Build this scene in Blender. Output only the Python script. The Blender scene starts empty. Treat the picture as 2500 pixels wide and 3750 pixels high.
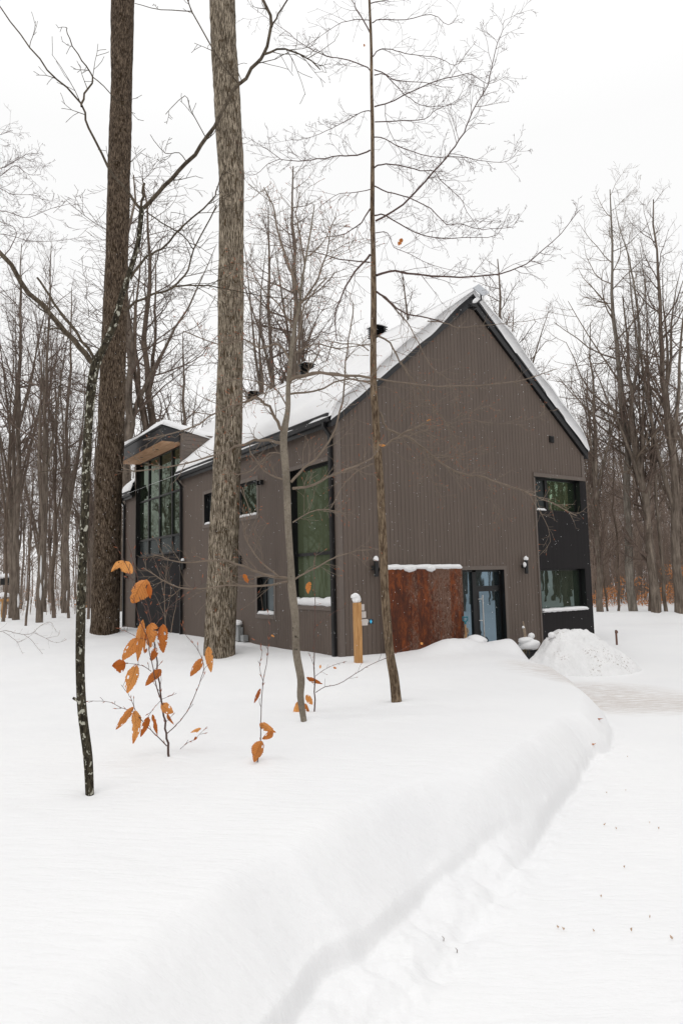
import bpy, math, random
import numpy as np
from mathutils import Vector, Matrix, noise as mnoise
random.seed(7)
SC = bpy.context.scene
COL = SC.collection
R = math.radians

# ------------------------------------------------------------------ camera
FPX, CAM_H = 2500.0, 2.2
TH, RO = R(5.7), R(1.31)
cf = Vector((0, math.cos(TH), math.sin(TH)))
u0 = Vector((0, -math.sin(TH), math.cos(TH)))
r0 = Vector((1, 0, 0))
CR = math.cos(RO) * r0 - math.sin(RO) * u0
CU = math.sin(RO) * r0 + math.cos(RO) * u0
cam = bpy.data.cameras.new('camera')
camo = bpy.data.objects.new('camera', cam)
COL.objects.link(camo)
cam.sensor_fit = 'VERTICAL'
cam.sensor_height = 36.0
cam.sensor_width = 24.0
cam.lens = 24.0
cam.clip_start = 0.05
cam.clip_end = 1500
m = Matrix.Identity(4)
for i in range(3):
    m[i][0] = CR[i]; m[i][1] = CU[i]; m[i][2] = -cf[i]
m[2][3] = CAM_H
camo.matrix_world = m
SC.camera = camo
CAMP = Vector((0, 0, CAM_H))

# ------------------------------------------------------------------ overcast light
SUN_EL, SUN_AZ = R(66), R(-150)      # azimuth measured from +Y towards +X
w = bpy.data.worlds.new('World')
SC.world = w
w.use_nodes = True
nt = w.node_tree
for n in list(nt.nodes): nt.nodes.remove(n)
out = nt.nodes.new('ShaderNodeOutputWorld')
bg = nt.nodes.new('ShaderNodeBackground')
sky = nt.nodes.new('ShaderNodeTexSky')
sky.sky_type = 'NISHITA'
sky.sun_disc = False
sky.sun_elevation = SUN_EL
sky.sun_rotation = SUN_AZ
bw = nt.nodes.new('ShaderNodeRGBToBW')
mx = nt.nodes.new('ShaderNodeMix'); mx.data_type = 'RGBA'
mx.inputs[0].default_value = 0.9
mx.inputs[7].default_value = (10.2, 10.15, 10.25, 1)   # cloud deck
nt.links.new(sky.outputs[0], bw.inputs[0])
nt.links.new(bw.outputs[0], mx.inputs[6])
# overcast sky: the cloud deck is brighter overhead than near the horizon
wtc = nt.nodes.new('ShaderNodeTexCoord'); wsx = nt.nodes.new('ShaderNodeSeparateXYZ'); wr = nt.nodes.new('ShaderNodeMapRange')
wr.inputs['From Min'].default_value = 0.55; wr.inputs['From Max'].default_value = 1.0
wr.inputs['To Min'].default_value = 10.9; wr.inputs['To Max'].default_value = 14.5
nt.links.new(wtc.outputs['Generated'], wsx.inputs[0]); nt.links.new(wsx.outputs[2], wr.inputs[0]); nt.links.new(wr.outputs[0], mx.inputs[7])
nt.links.new(mx.outputs[2], bg.inputs[0])
bg.inputs[1].default_value = 0.10
nt.links.new(bg.outputs[0], out.inputs[0])
sun = bpy.data.lights.new('sun', 'SUN')
sun.energy = 0.5
sun.angle = R(25)
sun.color = (1, 0.98, 0.95)
suno = bpy.data.objects.new('sun', sun)
COL.objects.link(suno)
sd = Vector((math.sin(SUN_AZ) * math.cos(SUN_EL), math.cos(SUN_AZ) * math.cos(SUN_EL), math.sin(SUN_EL)))
suno.rotation_euler = sd.to_track_quat('Z', 'Y').to_euler()
SC.view_settings.view_transform = 'Standard'
SC.view_settings.look = 'None'
SC.view_settings.gamma = 1
SC.view_settings.exposure = -0.03

# ------------------------------------------------------------------ projection helpers
def ray(px, py):
    return cf + CR * ((px - 1250) / FPX) - CU * ((py - 1875) / FPX)
def at(px, py, y):
    r = ray(px, py)
    return CAMP + r * (y / r.y)

# house frame: x along the gable wall, y back along the long wall
HA = R(34.3)
HU = Vector((math.cos(HA), math.sin(HA), 0)); HV = Vector((-math.sin(HA), math.cos(HA), 0))
HC = Vector((-0.077, 15.0, 0))
def house_pt(s, t, z=0):
    return HC + HU * s + HV * t + Vector((0, 0, z))
def on_gable(px, py, t=0.0):
    r = ray(px, py)
    k = (t + HC.dot(HV)) / r.dot(HV)
    P = CAMP + r * k
    return (P - HC).dot(HU), P.z
def on_left(px, py, s=0.0):
    r = ray(px, py)
    k = (s + HC.dot(HU)) / r.dot(HU)
    P = CAMP + r * k
    return (P - HC).dot(HV), P.z

# ------------------------------------------------------------------ generic object helpers
def tag(o, label=None, cat=None, group=None, kind=None):
    if label: o['label'] = label
    if cat: o['category'] = cat
    if group: o['group'] = group
    if kind: o['kind'] = kind
    return o
def empty(name, loc=(0, 0, 0), rz=0, label=None, cat=None, group=None):
    o = bpy.data.objects.new(name, None)
    COL.objects.link(o)
    o.empty_display_size = 0.2
    o.location = loc
    o.rotation_euler = (0, 0, rz)
    return tag(o, label, cat, group)
class MB:
    def __init__(s):
        s.v = []; s.f = []
    def quad(s, a, b, c, d):
        i = len(s.v); s.v += [tuple(a), tuple(b), tuple(c), tuple(d)]; s.f.append((i, i + 1, i + 2, i + 3))
    def poly(s, pts):
        i = len(s.v); s.v += [tuple(p) for p in pts]; s.f.append(tuple(range(i, i + len(pts))))
    def box(s, x0, x1, y0, y1, z0, z1):
        i = len(s.v)
        for z in (z0, z1):
            s.v += [(x0, y0, z), (x1, y0, z), (x1, y1, z), (x0, y1, z)]
        s.f += [(i + 3, i + 2, i + 1, i), (i + 4, i + 5, i + 6, i + 7), (i, i + 1, i + 5, i + 4), (i + 1, i + 2, i + 6, i + 5),
                (i + 2, i + 3, i + 7, i + 6), (i + 3, i, i + 4, i + 7)]
    def prism(s, ring0, ring1):
        n = len(ring0); i = len(s.v)
        s.v += [tuple(p) for p in ring0] + [tuple(p) for p in ring1]
        s.f.append(tuple(range(i + n - 1, i - 1, -1))); s.f.append(tuple(range(i + n, i + 2 * n)))
        for k in range(n):
            k2 = (k + 1) % n
            s.f.append((i + k, i + k2, i + n + k2, i + n + k))
    def tube(s, pts, rad, n=6, cap=True, rough=0, seed=0.0):
        base = len(s.v)
        P = [Vector(p) for p in pts]
        K = len(P)
        ref = Vector((0.37, 0.51, 0.2)).normalized()
        prev = None
        for k in range(K):
            d = (P[min(k + 1, K - 1)] - P[max(k - 1, 0)])
            if d.length < 1e-9: d = Vector((0, 0, 1))
            d.normalize()
            if prev is None:
                a = d.cross(Vector((1, 0, 0)) if abs(d.x) < .8 else Vector((0, 1, 0))).normalized()
            else:
                a = (prev - d * prev.dot(d))
                a = a.normalized() if a.length > 1e-6 else d.orthogonal().normalized()
            prev = a
            b = d.cross(a)
            for j in range(n):
                t = 2 * math.pi * j / n
                r = rad[k]
                if rough:
                    q = P[k]
                    r *= 1 + rough * mnoise.noise(Vector((math.cos(t) * 1.3 + seed, math.sin(t) * 1.3, q.z * 2.2))) 
                s.v.append(tuple(P[k] + (a * math.cos(t) + b * math.sin(t)) * r))
        for k in range(K - 1):
            for j in range(n):
                j2 = (j + 1) % n
                s.f.append((base + k * n + j, base + k * n + j2, base + (k + 1) * n + j2, base + (k + 1) * n + j))
        if cap:
            s.f.append(tuple(base + j for j in reversed(range(n))))
            s.f.append(tuple(base + (K - 1) * n + j for j in range(n)))
    def lathe(s, c, prof, n=16, sq=None):
        base = len(s.v)
        for (r, z) in prof:
            for j in range(n):
                t = 2 * math.pi * (j + .5) / n
                s.v.append((c[0] + r * math.cos(t), c[1] + r * math.sin(t), c[2] + z))
        for k in range(len(prof) - 1):
            for j in range(n):
                j2 = (j + 1) % n
                s.f.append((base + k * n + j, base + k * n + j2, base + (k + 1) * n + j2, base + (k + 1) * n + j))
        s.f.append(tuple(base + j for j in reversed(range(n))))
        s.f.append(tuple(base + (len(prof) - 1) * n + j for j in range(n)))
    def mesh(s, name, smooth=False):
        me = bpy.data.meshes.new(name)
        me.from_pydata(s.v, [], s.f)
        if smooth: me.polygons.foreach_set('use_smooth', [True] * len(me.polygons))
        me.update()
        return me
    def build(s, name, mat, parent=None, smooth=False, loc=None):
        me = s.mesh(name, smooth)
        me.materials.append(mat)
        o = bpy.data.objects.new(name, me)
        COL.objects.link(o)
        if parent: o.parent = parent
        if loc: o.location = loc
        return o
def blob(name, mat, parent, loc, scale, rough=.18, freq=2.5, seed=0.0, sub=3, flat=True):
    """a lump of settled snow"""
    import bmesh
    bm = bmesh.new()
    bmesh.ops.create_icosphere(bm, subdivisions=sub, radius=1)
    for v in bm.verts:
        q = v.co.copy()
        k = 1 + rough * mnoise.noise(q * freq + Vector((seed, seed * 2.1, 0)))
        p = Vector((q.x * scale[0], q.y * scale[1], q.z * scale[2])) * k
        if flat and p.z < 0: p.z *= .35
        v.co = p
    me = bpy.data.meshes.new(name)
    bm.to_mesh(me); bm.free()
    me.polygons.foreach_set('use_smooth', [True] * len(me.polygons))
    me.materials.append(mat)
    o = bpy.data.objects.new(name, me); COL.objects.link(o)
    o.location = loc
    if parent: o.parent = parent
    return o

# ------------------------------------------------------------------ materials
MATS = {}
class N:
    def __init__(s, name):
        s.m = bpy.data.materials.new(name); s.m.use_nodes = True
        s.t = s.m.node_tree
        for n in list(s.t.nodes): s.t.nodes.remove(n)
        s.out = s.t.nodes.new('ShaderNodeOutputMaterial')
        s.p = s.t.nodes.new('ShaderNodeBsdfPrincipled')
        s.t.links.new(s.p.outputs[0], s.out.inputs[0])
        MATS[name] = s.m
    def set(s, **k):
        for a, b in k.items():
            s.p.inputs[a.replace('_', ' ')].default_value = b
        return s
    def node(s, ty, **k):
        n = s.t.nodes.new(ty)
        for a, b in k.items(): setattr(n, a, b)
        return n
    def link(s, a, b): s.t.links.new(a, b)
    def coords(s, scale=(1, 1, 1), which='Object'):
        tc = s.node('ShaderNodeTexCoord'); mp = s.node('ShaderNodeMapping')
        mp.inputs['Scale'].default_value = scale
        s.link(tc.outputs[which], mp.inputs[0]); return mp.outputs[0]
    def noise(s, vec, scale, detail=4, rough=.55, dist=0.0):
        n = s.node('ShaderNodeTexNoise')
        n.inputs['Scale'].default_value = scale; n.inputs['Detail'].default_value = detail
        n.inputs['Roughness'].default_value = rough; n.inputs['Distortion'].default_value = dist
        s.link(vec, n.inputs['Vector']); return n.outputs['Fac']
    def ramp(s, fac, stops, interp='LINEAR'):
        r = s.node('ShaderNodeValToRGB'); cr = r.color_ramp; cr.interpolation = interp
        while len(cr.elements) < len(stops): cr.elements.new(0.5)
        for e, (p, c) in zip(cr.elements, stops):
            e.position = p; e.color = (*c, 1) if len(c) == 3 else c
        s.link(fac, r.inputs[0]); return r.outputs[0]
    def mix(s, fac, a, b, mode='MIX'):
        n = s.node('ShaderNodeMix', data_type='RGBA', blend_type=mode)
        for i, x in ((0, fac), (6, a), (7, b)):
            if isinstance(x, (int, float)): n.inputs[i].default_value = x
            elif isinstance(x, tuple): n.inputs[i].default_value = (*x, 1)
            else: s.link(x, n.inputs[i])
        return n.outputs[2]
    def math(s, op, a, b=None):
        n = s.node('ShaderNodeMath', operation=op)
        for i, x in enumerate((a, b)):
            if x is None: continue
            if isinstance(x, (int, float)): n.inputs[i].default_value = x
            else: s.link(x, n.inputs[i])
        return n.outputs[0]
    def color(s, c): s.link(c, s.p.inputs['Base Color'])
    def bump(s, h, strength=.5, dist=.01):
        b = s.node('ShaderNodeBump'); b.inputs['Strength'].default_value = strength; b.inputs['Distance'].default_value = dist
        s.link(h, b.inputs['Height']); s.link(b.outputs[0], s.p.inputs['Normal'])

def mat_simple(name, col, rough=.6, var=.12, scale=6, metallic=0, spec=.5):
    k = N(name); k.set(Roughness=rough, Metallic=metallic)
    k.p.inputs['Specular IOR Level'].default_value = spec
    n = k.noise(k.coords(), scale, 5)
    k.color(k.ramp(n, [(.25, tuple(c * (1 - var) for c in col)), (.75, tuple(c * (1 + var) for c in col))]))
    return k.m
# snow
k = N('snow'); k.set(Roughness=.75); k.p.inputs['Specular IOR Level'].default_value = .25
vec = k.coords()
n1 = k.noise(vec, .8, 6); n2 = k.noise(vec, 38, 3); n3 = k.noise(k.coords((1, 4.5, 1)), 7, 5)
k.color(k.ramp(n1, [(.3, (.79, .79, .798)), (.7, (.83, .828, .83))]))
hh = k.math('ADD', k.math('MULTIPLY', n2, .25), n3)
k.bump(hh, .38, .03)
SNOW = k.m
# ground snow with the brown, sanded patch on the turning place and faint tracks
k = N('ground_snow'); k.set(Roughness=.78); k.p.inputs['Specular IOR Level'].default_value = .25
vec = k.coords()
n1 = k.noise(vec, .5, 6); n2 = k.noise(vec, 30, 3)
mp = k.coords((1, 4.0, 1)); n3 = k.noise(mp, 5, 6)
basec = k.ramp(n1, [(.3, (.79, .79, .798)), (.7, (.83, .828, .83))])
sx = k.node('ShaderNodeSeparateXYZ'); tc = k.node('ShaderNodeTexCoord'); k.link(tc.outputs['Object'], sx.inputs[0])
def ell(cx, cy, rx, ry):
    a = k.math('DIVIDE', k.math('SUBTRACT', sx.outputs[0], cx), rx); b = k.math('DIVIDE', k.math('SUBTRACT', sx.outputs[1], cy), ry)
    d = k.math('ADD', k.math('MULTIPLY', a, a), k.math('MULTIPLY', b, b))
    return k.math('MAXIMUM', k.math('SUBTRACT', 1.0, d), 0.0)
reg = k.math('ADD', ell(4.6, 12.6, 1.9, 1.9), k.math('MULTIPLY', ell(5.4, 11.4, 2.2, 1.1), .6))
streak = k.noise(k.coords((1.2, 9, 1)), 2.6, 7, .7)
st = k.ramp(streak, [(.42, (0, 0, 0)), (.85, (1, 1, 1))])
fac = k.math('MULTIPLY', reg, st)
fac = k.math('MINIMUM', k.math('MULTIPLY', fac, 1.9), .5)
k.color(k.mix(fac, basec, (.42, .34, .28)))
hh = k.math('ADD', k.math('MULTIPLY', n2, .2), n3)
k.bump(hh, .34, .035)
GROUND = k.m
# ploughed pile: dirt specks
k = N('dirty_snow'); k.set(Roughness=.8); k.p.inputs['Specular IOR Level'].default_value = .2
vec = k.coords()
n1 = k.noise(vec, 2.5, 5); n2 = k.noise(vec, 22, 4, .7); n3 = k.noise(vec, 9, 6)
clus = k.ramp(k.noise(vec, 1.7, 2), [(.5, (0, 0, 0)), (.62, (1, 1, 1))])
spk = k.ramp(n2, [(.56, (0, 0, 0)), (.62, (1, 1, 1))])
f1 = k.math('MULTIPLY', clus, spk)
k.color(k.mix(k.math('MULTIPLY', f1, .7), k.ramp(n1, [(.3, (.75, .75, .75)), (.7, (.81, .805, .805))]), (.2, .14, .1)))
k.bump(n3, .8, .05)
DIRTY = k.m
# boards
def mat_board(name, c, pitch, var=.10):
    k = N(name); k.set(Roughness=.62); k.p.inputs['Specular IOR Level'].default_value = .35
    oi = k.node('ShaderNodeNewGeometry')
    r = k.ramp(oi.outputs['Random Per Island'], [(0, tuple(x * (1 - var) for x in c)), (1, tuple(x * (1 + var) for x in c))])
    n = k.noise(k.coords((1, 1, .25)), 3, 6)
    k.color(k.mix(.5, r, k.ramp(n, [(.3, tuple(x * .86 for x in c)), (.7, tuple(x * 1.14 for x in c))])))
    g = k.noise(k.coords((30, 30, 1.5)), 3, 4)
    k.bump(g, .15, .004)
    return k.m
SIDING = mat_board('brown_siding', (.114, .087, .071), .12, .07)
TRIM = mat_simple('brown_trim', (.125, .099, .083), .55, .06, 4)
GROOVE = mat_simple('groove', (.030, .024, .02), .8)
RIB = mat_board('black_ribbed_wood', (.0155, .0135, .0145), .035, .25)
RIBBACK = mat_simple('rib_back', (.006, .006, .006), .8)
BLACK = mat_simple('black_metal', (.006, .006, .0065), .38, .15, 8)
FASCIA = mat_simple('charcoal_metal', (.011, .011, .0125), .42, .12, 6)
STEEL = mat_simple('brushed_steel', (.55, .54, .52), .3, .05, 20, metallic=.9)
GREYM = mat_simple('grey_metal', (.28, .29, .29), .5)
DISH = mat_simple('dish_grey', (.42, .44, .47), .45, .04)
TEAL = mat_simple('teal_plastic', (.005, .13, .17), .4, .05)
SIGNW = mat_simple('pale_board', (.55, .5, .47), .7, .05, 9)
SIGND = mat_simple('dark_plate', (.028, .032, .038), .5)
SIGNB = mat_simple('sign_blue', (.03, .5, .85), .5, .02)
SIGNT = mat_simple('sign_white', (.85, .85, .85), .5, .02)
RUSTP = mat_simple('rusty_stake', (.14, .07, .05), .8, .2, 20)
POT = mat_simple('black_pot', (.008, .008, .009), .35)
k = N('corten_steel'); k.set(Roughness=.68); k.p.inputs['Specular IOR Level'].default_value = .35
tc = k.node('ShaderNodeTexCoord'); sx = k.node('ShaderNodeSeparateXYZ'); k.link(tc.outputs['Object'], sx.inputs[0])
pid = k.math('FLOOR', k.math('DIVIDE', sx.outputs[0], .345))
wn = k.node('ShaderNodeTexWhiteNoise', noise_dimensions='1D'); k.link(k.math('ADD', pid, 5.2), wn.inputs['W'])
vec = k.coords((1, 1, .55))
a = k.noise(vec, 20, 7, .8, .9); b = k.noise(vec, 1.6, 4); c = k.noise(k.coords((1, 1, .3)), 5, 6, .7, 1.0)
c2 = k.noise(k.coords((1, 1, .6)), 12, 7, .75, 1.0); cc = k.math('ADD', k.math('MULTIPLY', c, .55), k.math('MULTIPLY', c2, .45))
rust = k.ramp(cc, [(.38, (.030, .007, .0025)), (.5, (.085, .019, .004)), (.64, (.24, .055, .008))])
pat = k.ramp(a, [(.38, (.060, .022, .011)), (.66, (.215, .130, .092))])
right = k.math('MULTIPLY', k.math('SUBTRACT', sx.outputs[0], 2.0), .16)
thr = k.math('ADD', k.math('ADD', a, k.math('MULTIPLY', k.math('SUBTRACT', b, .5), .8)), k.math('ADD', k.math('MULTIPLY', k.math('SUBTRACT', wn.outputs[0], .55), .12), right))
k.color(k.mix(k.ramp(thr, [(.56, (0, 0, 0)), (.70, (1, 1, 1))]), rust, pat))
k.bump(a, .35, .006)
CORTEN = k.m
def mat_bark(name, dark, light, sc=9, stretch=.16, contrast=(.38, .62), patch=None, bumpd=.02, thr=(.60, .64), psc=5, moss=None):
    k = N(name); k.set(Roughness=.9); k.p.inputs['Specular IOR Level'].default_value = .15
    vec = k.coords((1, 1, stretch))
    a = k.noise(vec, sc, 7, .7, .5); b = k.noise(k.coords((1, 1, .5)), 3.6, 6, .68)
    col = k.ramp(a, [(contrast[0], dark), (contrast[1], light)])
    col = k.mix(.55, col, k.mix(1.0, col, k.ramp(b, [(.3, (.30, .27, .25)), (.65, (1.35, 1.35, 1.35))]), 'MULTIPLY'))
    if moss:
        mfac = k.ramp(k.noise(k.coords((1, 1, .6)), 6.5, 5, .65), [(.56, (0, 0, 0)), (.64, (1, 1, 1))])
        col = k.mix(mfac, col, moss)
    if patch:
        pf = k.ramp(k.noise(k.coords((1, 1, .7)), psc, 4, .6, .4), [(thr[0], (0, 0, 0)), (thr[1], (1, 1, 1))])
        col = k.mix(pf, col, patch)
    k.color(col)
    k.bump(a, .9, bumpd)
    return k.m
BARK_DARK = mat_bark('bark_dark', (.020, .012, .007), (.24, .18, .13), 58, .10, (.45, .61), moss=(.032, .020, .009), bumpd=.04)
BARK_MID = mat_bark('bark_furrowed', (.05, .036, .022), (.52, .44, .34), 62, .075, (.45, .60), moss=(.085, .060, .036), bumpd=.04)
BARK_BEECH = mat_bark('bark_grey', (.15, .125, .095), (.27, .235, .19), 60, .7, (.3, .7), patch=(.045, .035, .028), thr=(.66, .69), psc=24, bumpd=.004)
BARK_MAPLE = mat_bark('bark_maple', (.065, .042, .027), (.24, .18, .12), 50, .16, (.42, .6), bumpd=.006)
BARK_LICHEN = mat_bark('bark_lichen', (.016, .013, .009), (.11, .095, .065), 60, .4, (.4, .7), patch=(.42, .41, .34), thr=(.575, .61), psc=40, bumpd=.004)
BARK_FAR = mat_bark('bark_forest', (.095, .075, .06), (.26, .215, .175), 10, .12, (.35, .65))  # bark colour lightened to carry a slight haze over the far trees
BARK_FAR2 = mat_bark('bark_forest_dark', (.085, .065, .05), (.22, .17, .135), 10, .12, (.35, .65))
BARK_PALE = mat_bark('bark_forest_pale', (.13, .115, .095), (.30, .265, .225), 12, .15, (.35, .65))
TWIG = mat_simple('twig_brown', (.125, .088, .068), .8, .25, 9)  # lightened along with the forest bark, haze put into the colour
TWIG_RED = mat_simple('twig_red_brown', (.082, .045, .036), .7, .25, 12)
TWIG_BRUSH = mat_simple('twig_brush', (.23, .175, .14), .85, .3, 2)
TWIG_GREY = mat_simple('twig_grey', (.165, .125, .092), .8, .25, 12)
BUD = mat_simple('bud_rust', (.30, .085, .03), .6, .2, 12)
def mat_wood(name, a, b, stretch=(14, 14, .8)):
    k = N(name); k.set(Roughness=.65); k.p.inputs['Specular IOR Level'].default_value = .3
    n = k.noise(k.coords(stretch), 2.2, 5, .6, .8)
    k.color(k.ramp(n, [(.3, a), (.7, b)])); k.bump(n, .2, .003)
    return k.m
CEDAR = mat_wood('cedar_soffit', (.44, .24, .13), (.66, .42, .26), (3, .6, 3))
POSTW = mat_wood('post_wood', (.30, .135, .04), (.60, .34, .14))
STICK = mat_wood('driftwood', (.22, .16, .11), (.42, .34, .26))
def mat_leaf(name, a, b):
    k = N(name); k.set(Roughness=.6); k.p.inputs['Specular IOR Level'].default_value = .3
    oi = k.node('ShaderNodeObjectInfo')
    base = k.ramp(oi.outputs['Random'], [(0, a), (.5, tuple((x + y) / 2 for x, y in zip(a, b))), (1, b)])
    n = k.noise(k.coords(), 60, 5, .6)
    uv = k.node('ShaderNodeUVMap'); s2 = k.node('ShaderNodeSeparateXYZ'); k.link(uv.outputs[0], s2.inputs[0])
    au = k.math('ABSOLUTE', k.math('SUBTRACT', s2.outputs[0], .5))
    ph = k.math('FRACT', k.math('SUBTRACT', k.math('MULTIPLY', s2.outputs[1], 9.0), k.math('MULTIPLY', au, 5.0)))
    vein = k.math('MAXIMUM', k.math('LESS_THAN', ph, .14), k.math('LESS_THAN', au, .025))
    col = k.mix(k.math('MULTIPLY', vein, .45), base, (.17, .055, .012))
    col = k.mix(k.ramp(n, [(.56, (0, 0, 0)), (.72, (.7, .7, .7))]), col, (.22, .075, .015))
    k.color(col)
    tr = k.node('ShaderNodeBsdfTranslucent'); k.link(col, tr.inputs[0])
    ms = k.node('ShaderNodeMixShader'); ms.inputs[0].default_value = .25
    k.link(k.p.outputs[0], ms.inputs[1]); k.link(tr.outputs[0], ms.inputs[2]); k.link(ms.outputs[0], k.out.inputs[0])
    k.bump(ph, .25, .003)
    return k.m
LEAF = mat_leaf('orange_leaf', (.44, .11, .010), (.80, .37, .11))
LEAF_RED = mat_leaf('rust_leaf', (.32, .07, .012), (.52, .18, .03))
LEAF_FAR = mat_leaf('far_orange_leaf', (.42, .17, .06), (.66, .32, .14))
def mat_glass(name, inner, refl, fac, rough=.015, wave=.1, streak=None):
    k = N(name)
    d = k.node('ShaderNodeBsdfDiffuse')
    n0 = k.noise(k.coords((1, 1, .35)), 1.1, 3)
    k.link(k.ramp(n0, [(.3, tuple(x * .8 for x in inner)), (.7, tuple(x * 1.2 for x in inner))]), d.inputs[0])
    g = k.node('ShaderNodeBsdfGlossy'); g.inputs['Color'].default_value = (*refl, 1); g.inputs['Roughness'].default_value = rough
    ge_ = k.node('ShaderNodeNewGeometry'); vm = k.node('ShaderNodeVectorMath', operation='DOT_PRODUCT')
    k.link(ge_.outputs['Normal'], vm.inputs[0]); k.link(ge_.outputs['Incoming'], vm.inputs[1])
    c1 = k.math('SUBTRACT', 1.0, k.math('ABSOLUTE', vm.outputs['Value']))
    f = k.math('MINIMUM', k.math('ADD', k.math('POWER', c1, 5.0), fac), 1.0)
    n = k.noise(k.coords(), 1.6, 2)
    b = k.node('ShaderNodeBump'); b.inputs['Strength'].default_value = wave; b.inputs['Distance'].default_value = .03
    k.link(n, b.inputs['Height']); k.link(b.outputs[0], g.inputs['Normal'])
    ms = k.node('ShaderNodeMixShader'); k.link(f, ms.inputs[0]); k.link(d.outputs[0], ms.inputs[1]); k.link(g.outputs[0], ms.inputs[2])
    k.link(ms.outputs[0], k.out.inputs[0])
    return k.m
GLASS_GREEN = mat_glass('glass_green', (.074, .088, .052), (.34, .42, .34), .05, wave=.03)
GLASS_DARK = mat_glass('glass_dark', (.016, .022, .014), (.60, .70, .58), .11, wave=.05)
GLASS_GREY = mat_glass('glass_grey', (.035, .040, .040), (.6, .66, .66), .05, .2)
GLASS_BLUE = mat_glass('glass_blue', (.012, .016, .014), (.50, .68, .82), .32, wave=.03)
GLASS_LOW = mat_glass('glass_low', (.022, .030, .020), (.58, .72, .70), .19, wave=.03)
GLASS_LIT = mat_glass('glass_corner', (.016, .022, .012), (.62, .86, .60), .34, wave=.03)
GLASS_SMALL = mat_glass('glass_small', (.11, .125, .13), (.6, .7, .75), .08, .08)

# ------------------------------------------------------------------ terrain
def vnoise(x, y, seed=0):
    xi = np.floor(x).astype(np.int64); yi = np.floor(y).astype(np.int64)
    xf = x - xi; yf = y - yi
    def h(a, b):
        n = (a * 374761393 + b * 668265263 + seed * 1442695041) & 0x7fffffff
        n = ((n ^ (n >> 13)) * 1274126177) & 0x7fffffff
        return ((n ^ (n >> 16)) & 0xffff) / 65535.0
    u = xf * xf * (3 - 2 * xf); v = yf * yf * (3 - 2 * yf)
    return (h(xi, yi) * (1 - u) + h(xi + 1, yi) * u) * (1 - v) + (h(xi, yi + 1) * (1 - u) + h(xi + 1, yi + 1) * u) * v - .5
def fbm(x, y, oct=4, seed=0):
    r = np.zeros_like(x); a = 1.0; f = 1.0
    for o in range(oct):
        r += a * vnoise(x * f, y * f, seed + o); a *= .5; f *= 2.03
    return r
def ss(x):
    x = np.clip(x, 0, 1); return x * x * (3 - 2 * x)
def drive_level(x, y):
    near = .5 * (1 - ss((y - 2) / 11.0))
    mid = .22 * ss((y - 15) / 5.0)
    bank = .42 * ss((y - 26.3 - .05 * x) / 1.1) 
    return near + mid + bank
def field_level(x, y):
    return .55 + .5 * (1 - ss((y - 3) / 8.0))
def _drv(px, py):
    r = ray(px, py); y = 1.0
    while y < 80:
        P = CAMP + r * (y / r.y)
        if P.z <= float(drive_level(np.array([P.x]), np.array([y]))[0]): return (P.x, P.y)
        y += .02
foot = [_drv(*p) for p in ((1411, 3750), (1478, 3713), (1622, 3570), (1727, 3417), (1813, 3320), (1918, 3187), (2033, 3015), (2110, 2900), (2165, 2790))]
def _sil(px, py, dz, dx):
    r = ray(px, py); y = 1.0
    while y < 80:
        P = CAMP + r * (y / r.y)
        if P.z <= float(field_level(np.array([P.x]), np.array([y]))[0]) - dz: return (P.x + dx, P.y)
        y += .02
foot += [_sil(*p) for p in ((2192, 2689, .3, .12), (2172, 2620, .22, .22), (2120, 2540, .15, .35), (2050, 2480, .12, .45), (1990, 2444, .10, .5), (1935, 2415, .1, .3))]
_w = house_pt(4.5, -1.1); _w2 = house_pt(4.5, 3)
POLYG = [(-1.2, -1.0), (-.75, 1.2)] + [(foot[0][0] - .42, foot[0][1] - 1.1)] + foot + [(_w.x, _w.y), (_w2.x, _w2.y), (-6, 60), (-6, 400), (-400, 400), (-400, -60), (-3, -60), (-2, -6)]
PG = np.array(POLYG)
def signed_dist(x, y):
    best = np.full(x.shape, 1e9); inside = np.zeros(x.shape, bool)
    n = len(PG)
    for i in range(n):
        ax, ay = PG[i]; bx, by = PG[(i + 1) % n]
        dx, dy = bx - ax, by - ay
        t = np.clip(((x - ax) * dx + (y - ay) * dy) / (dx * dx + dy * dy), 0, 1)
        best = np.minimum(best, np.hypot(x - ax - t * dx, y - ay - t * dy))
        c = ((ay > y) != (by > y)) & (x < (bx - ax) * (y - ay) / (by - ay + 1e-12) + ax)
        inside ^= c
    return np.where(inside, best, -best)
def ubump(x, y, s, t, rs, rt, h):
    P = house_pt(s, t)
    dx, dy = x - P.x, y - P.y
    a = (dx * HU.x + dy * HU.y) / rs; b = (dx * HV.x + dy * HV.y) / rt
    return h * np.exp(-(a * a + b * b))
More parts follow.
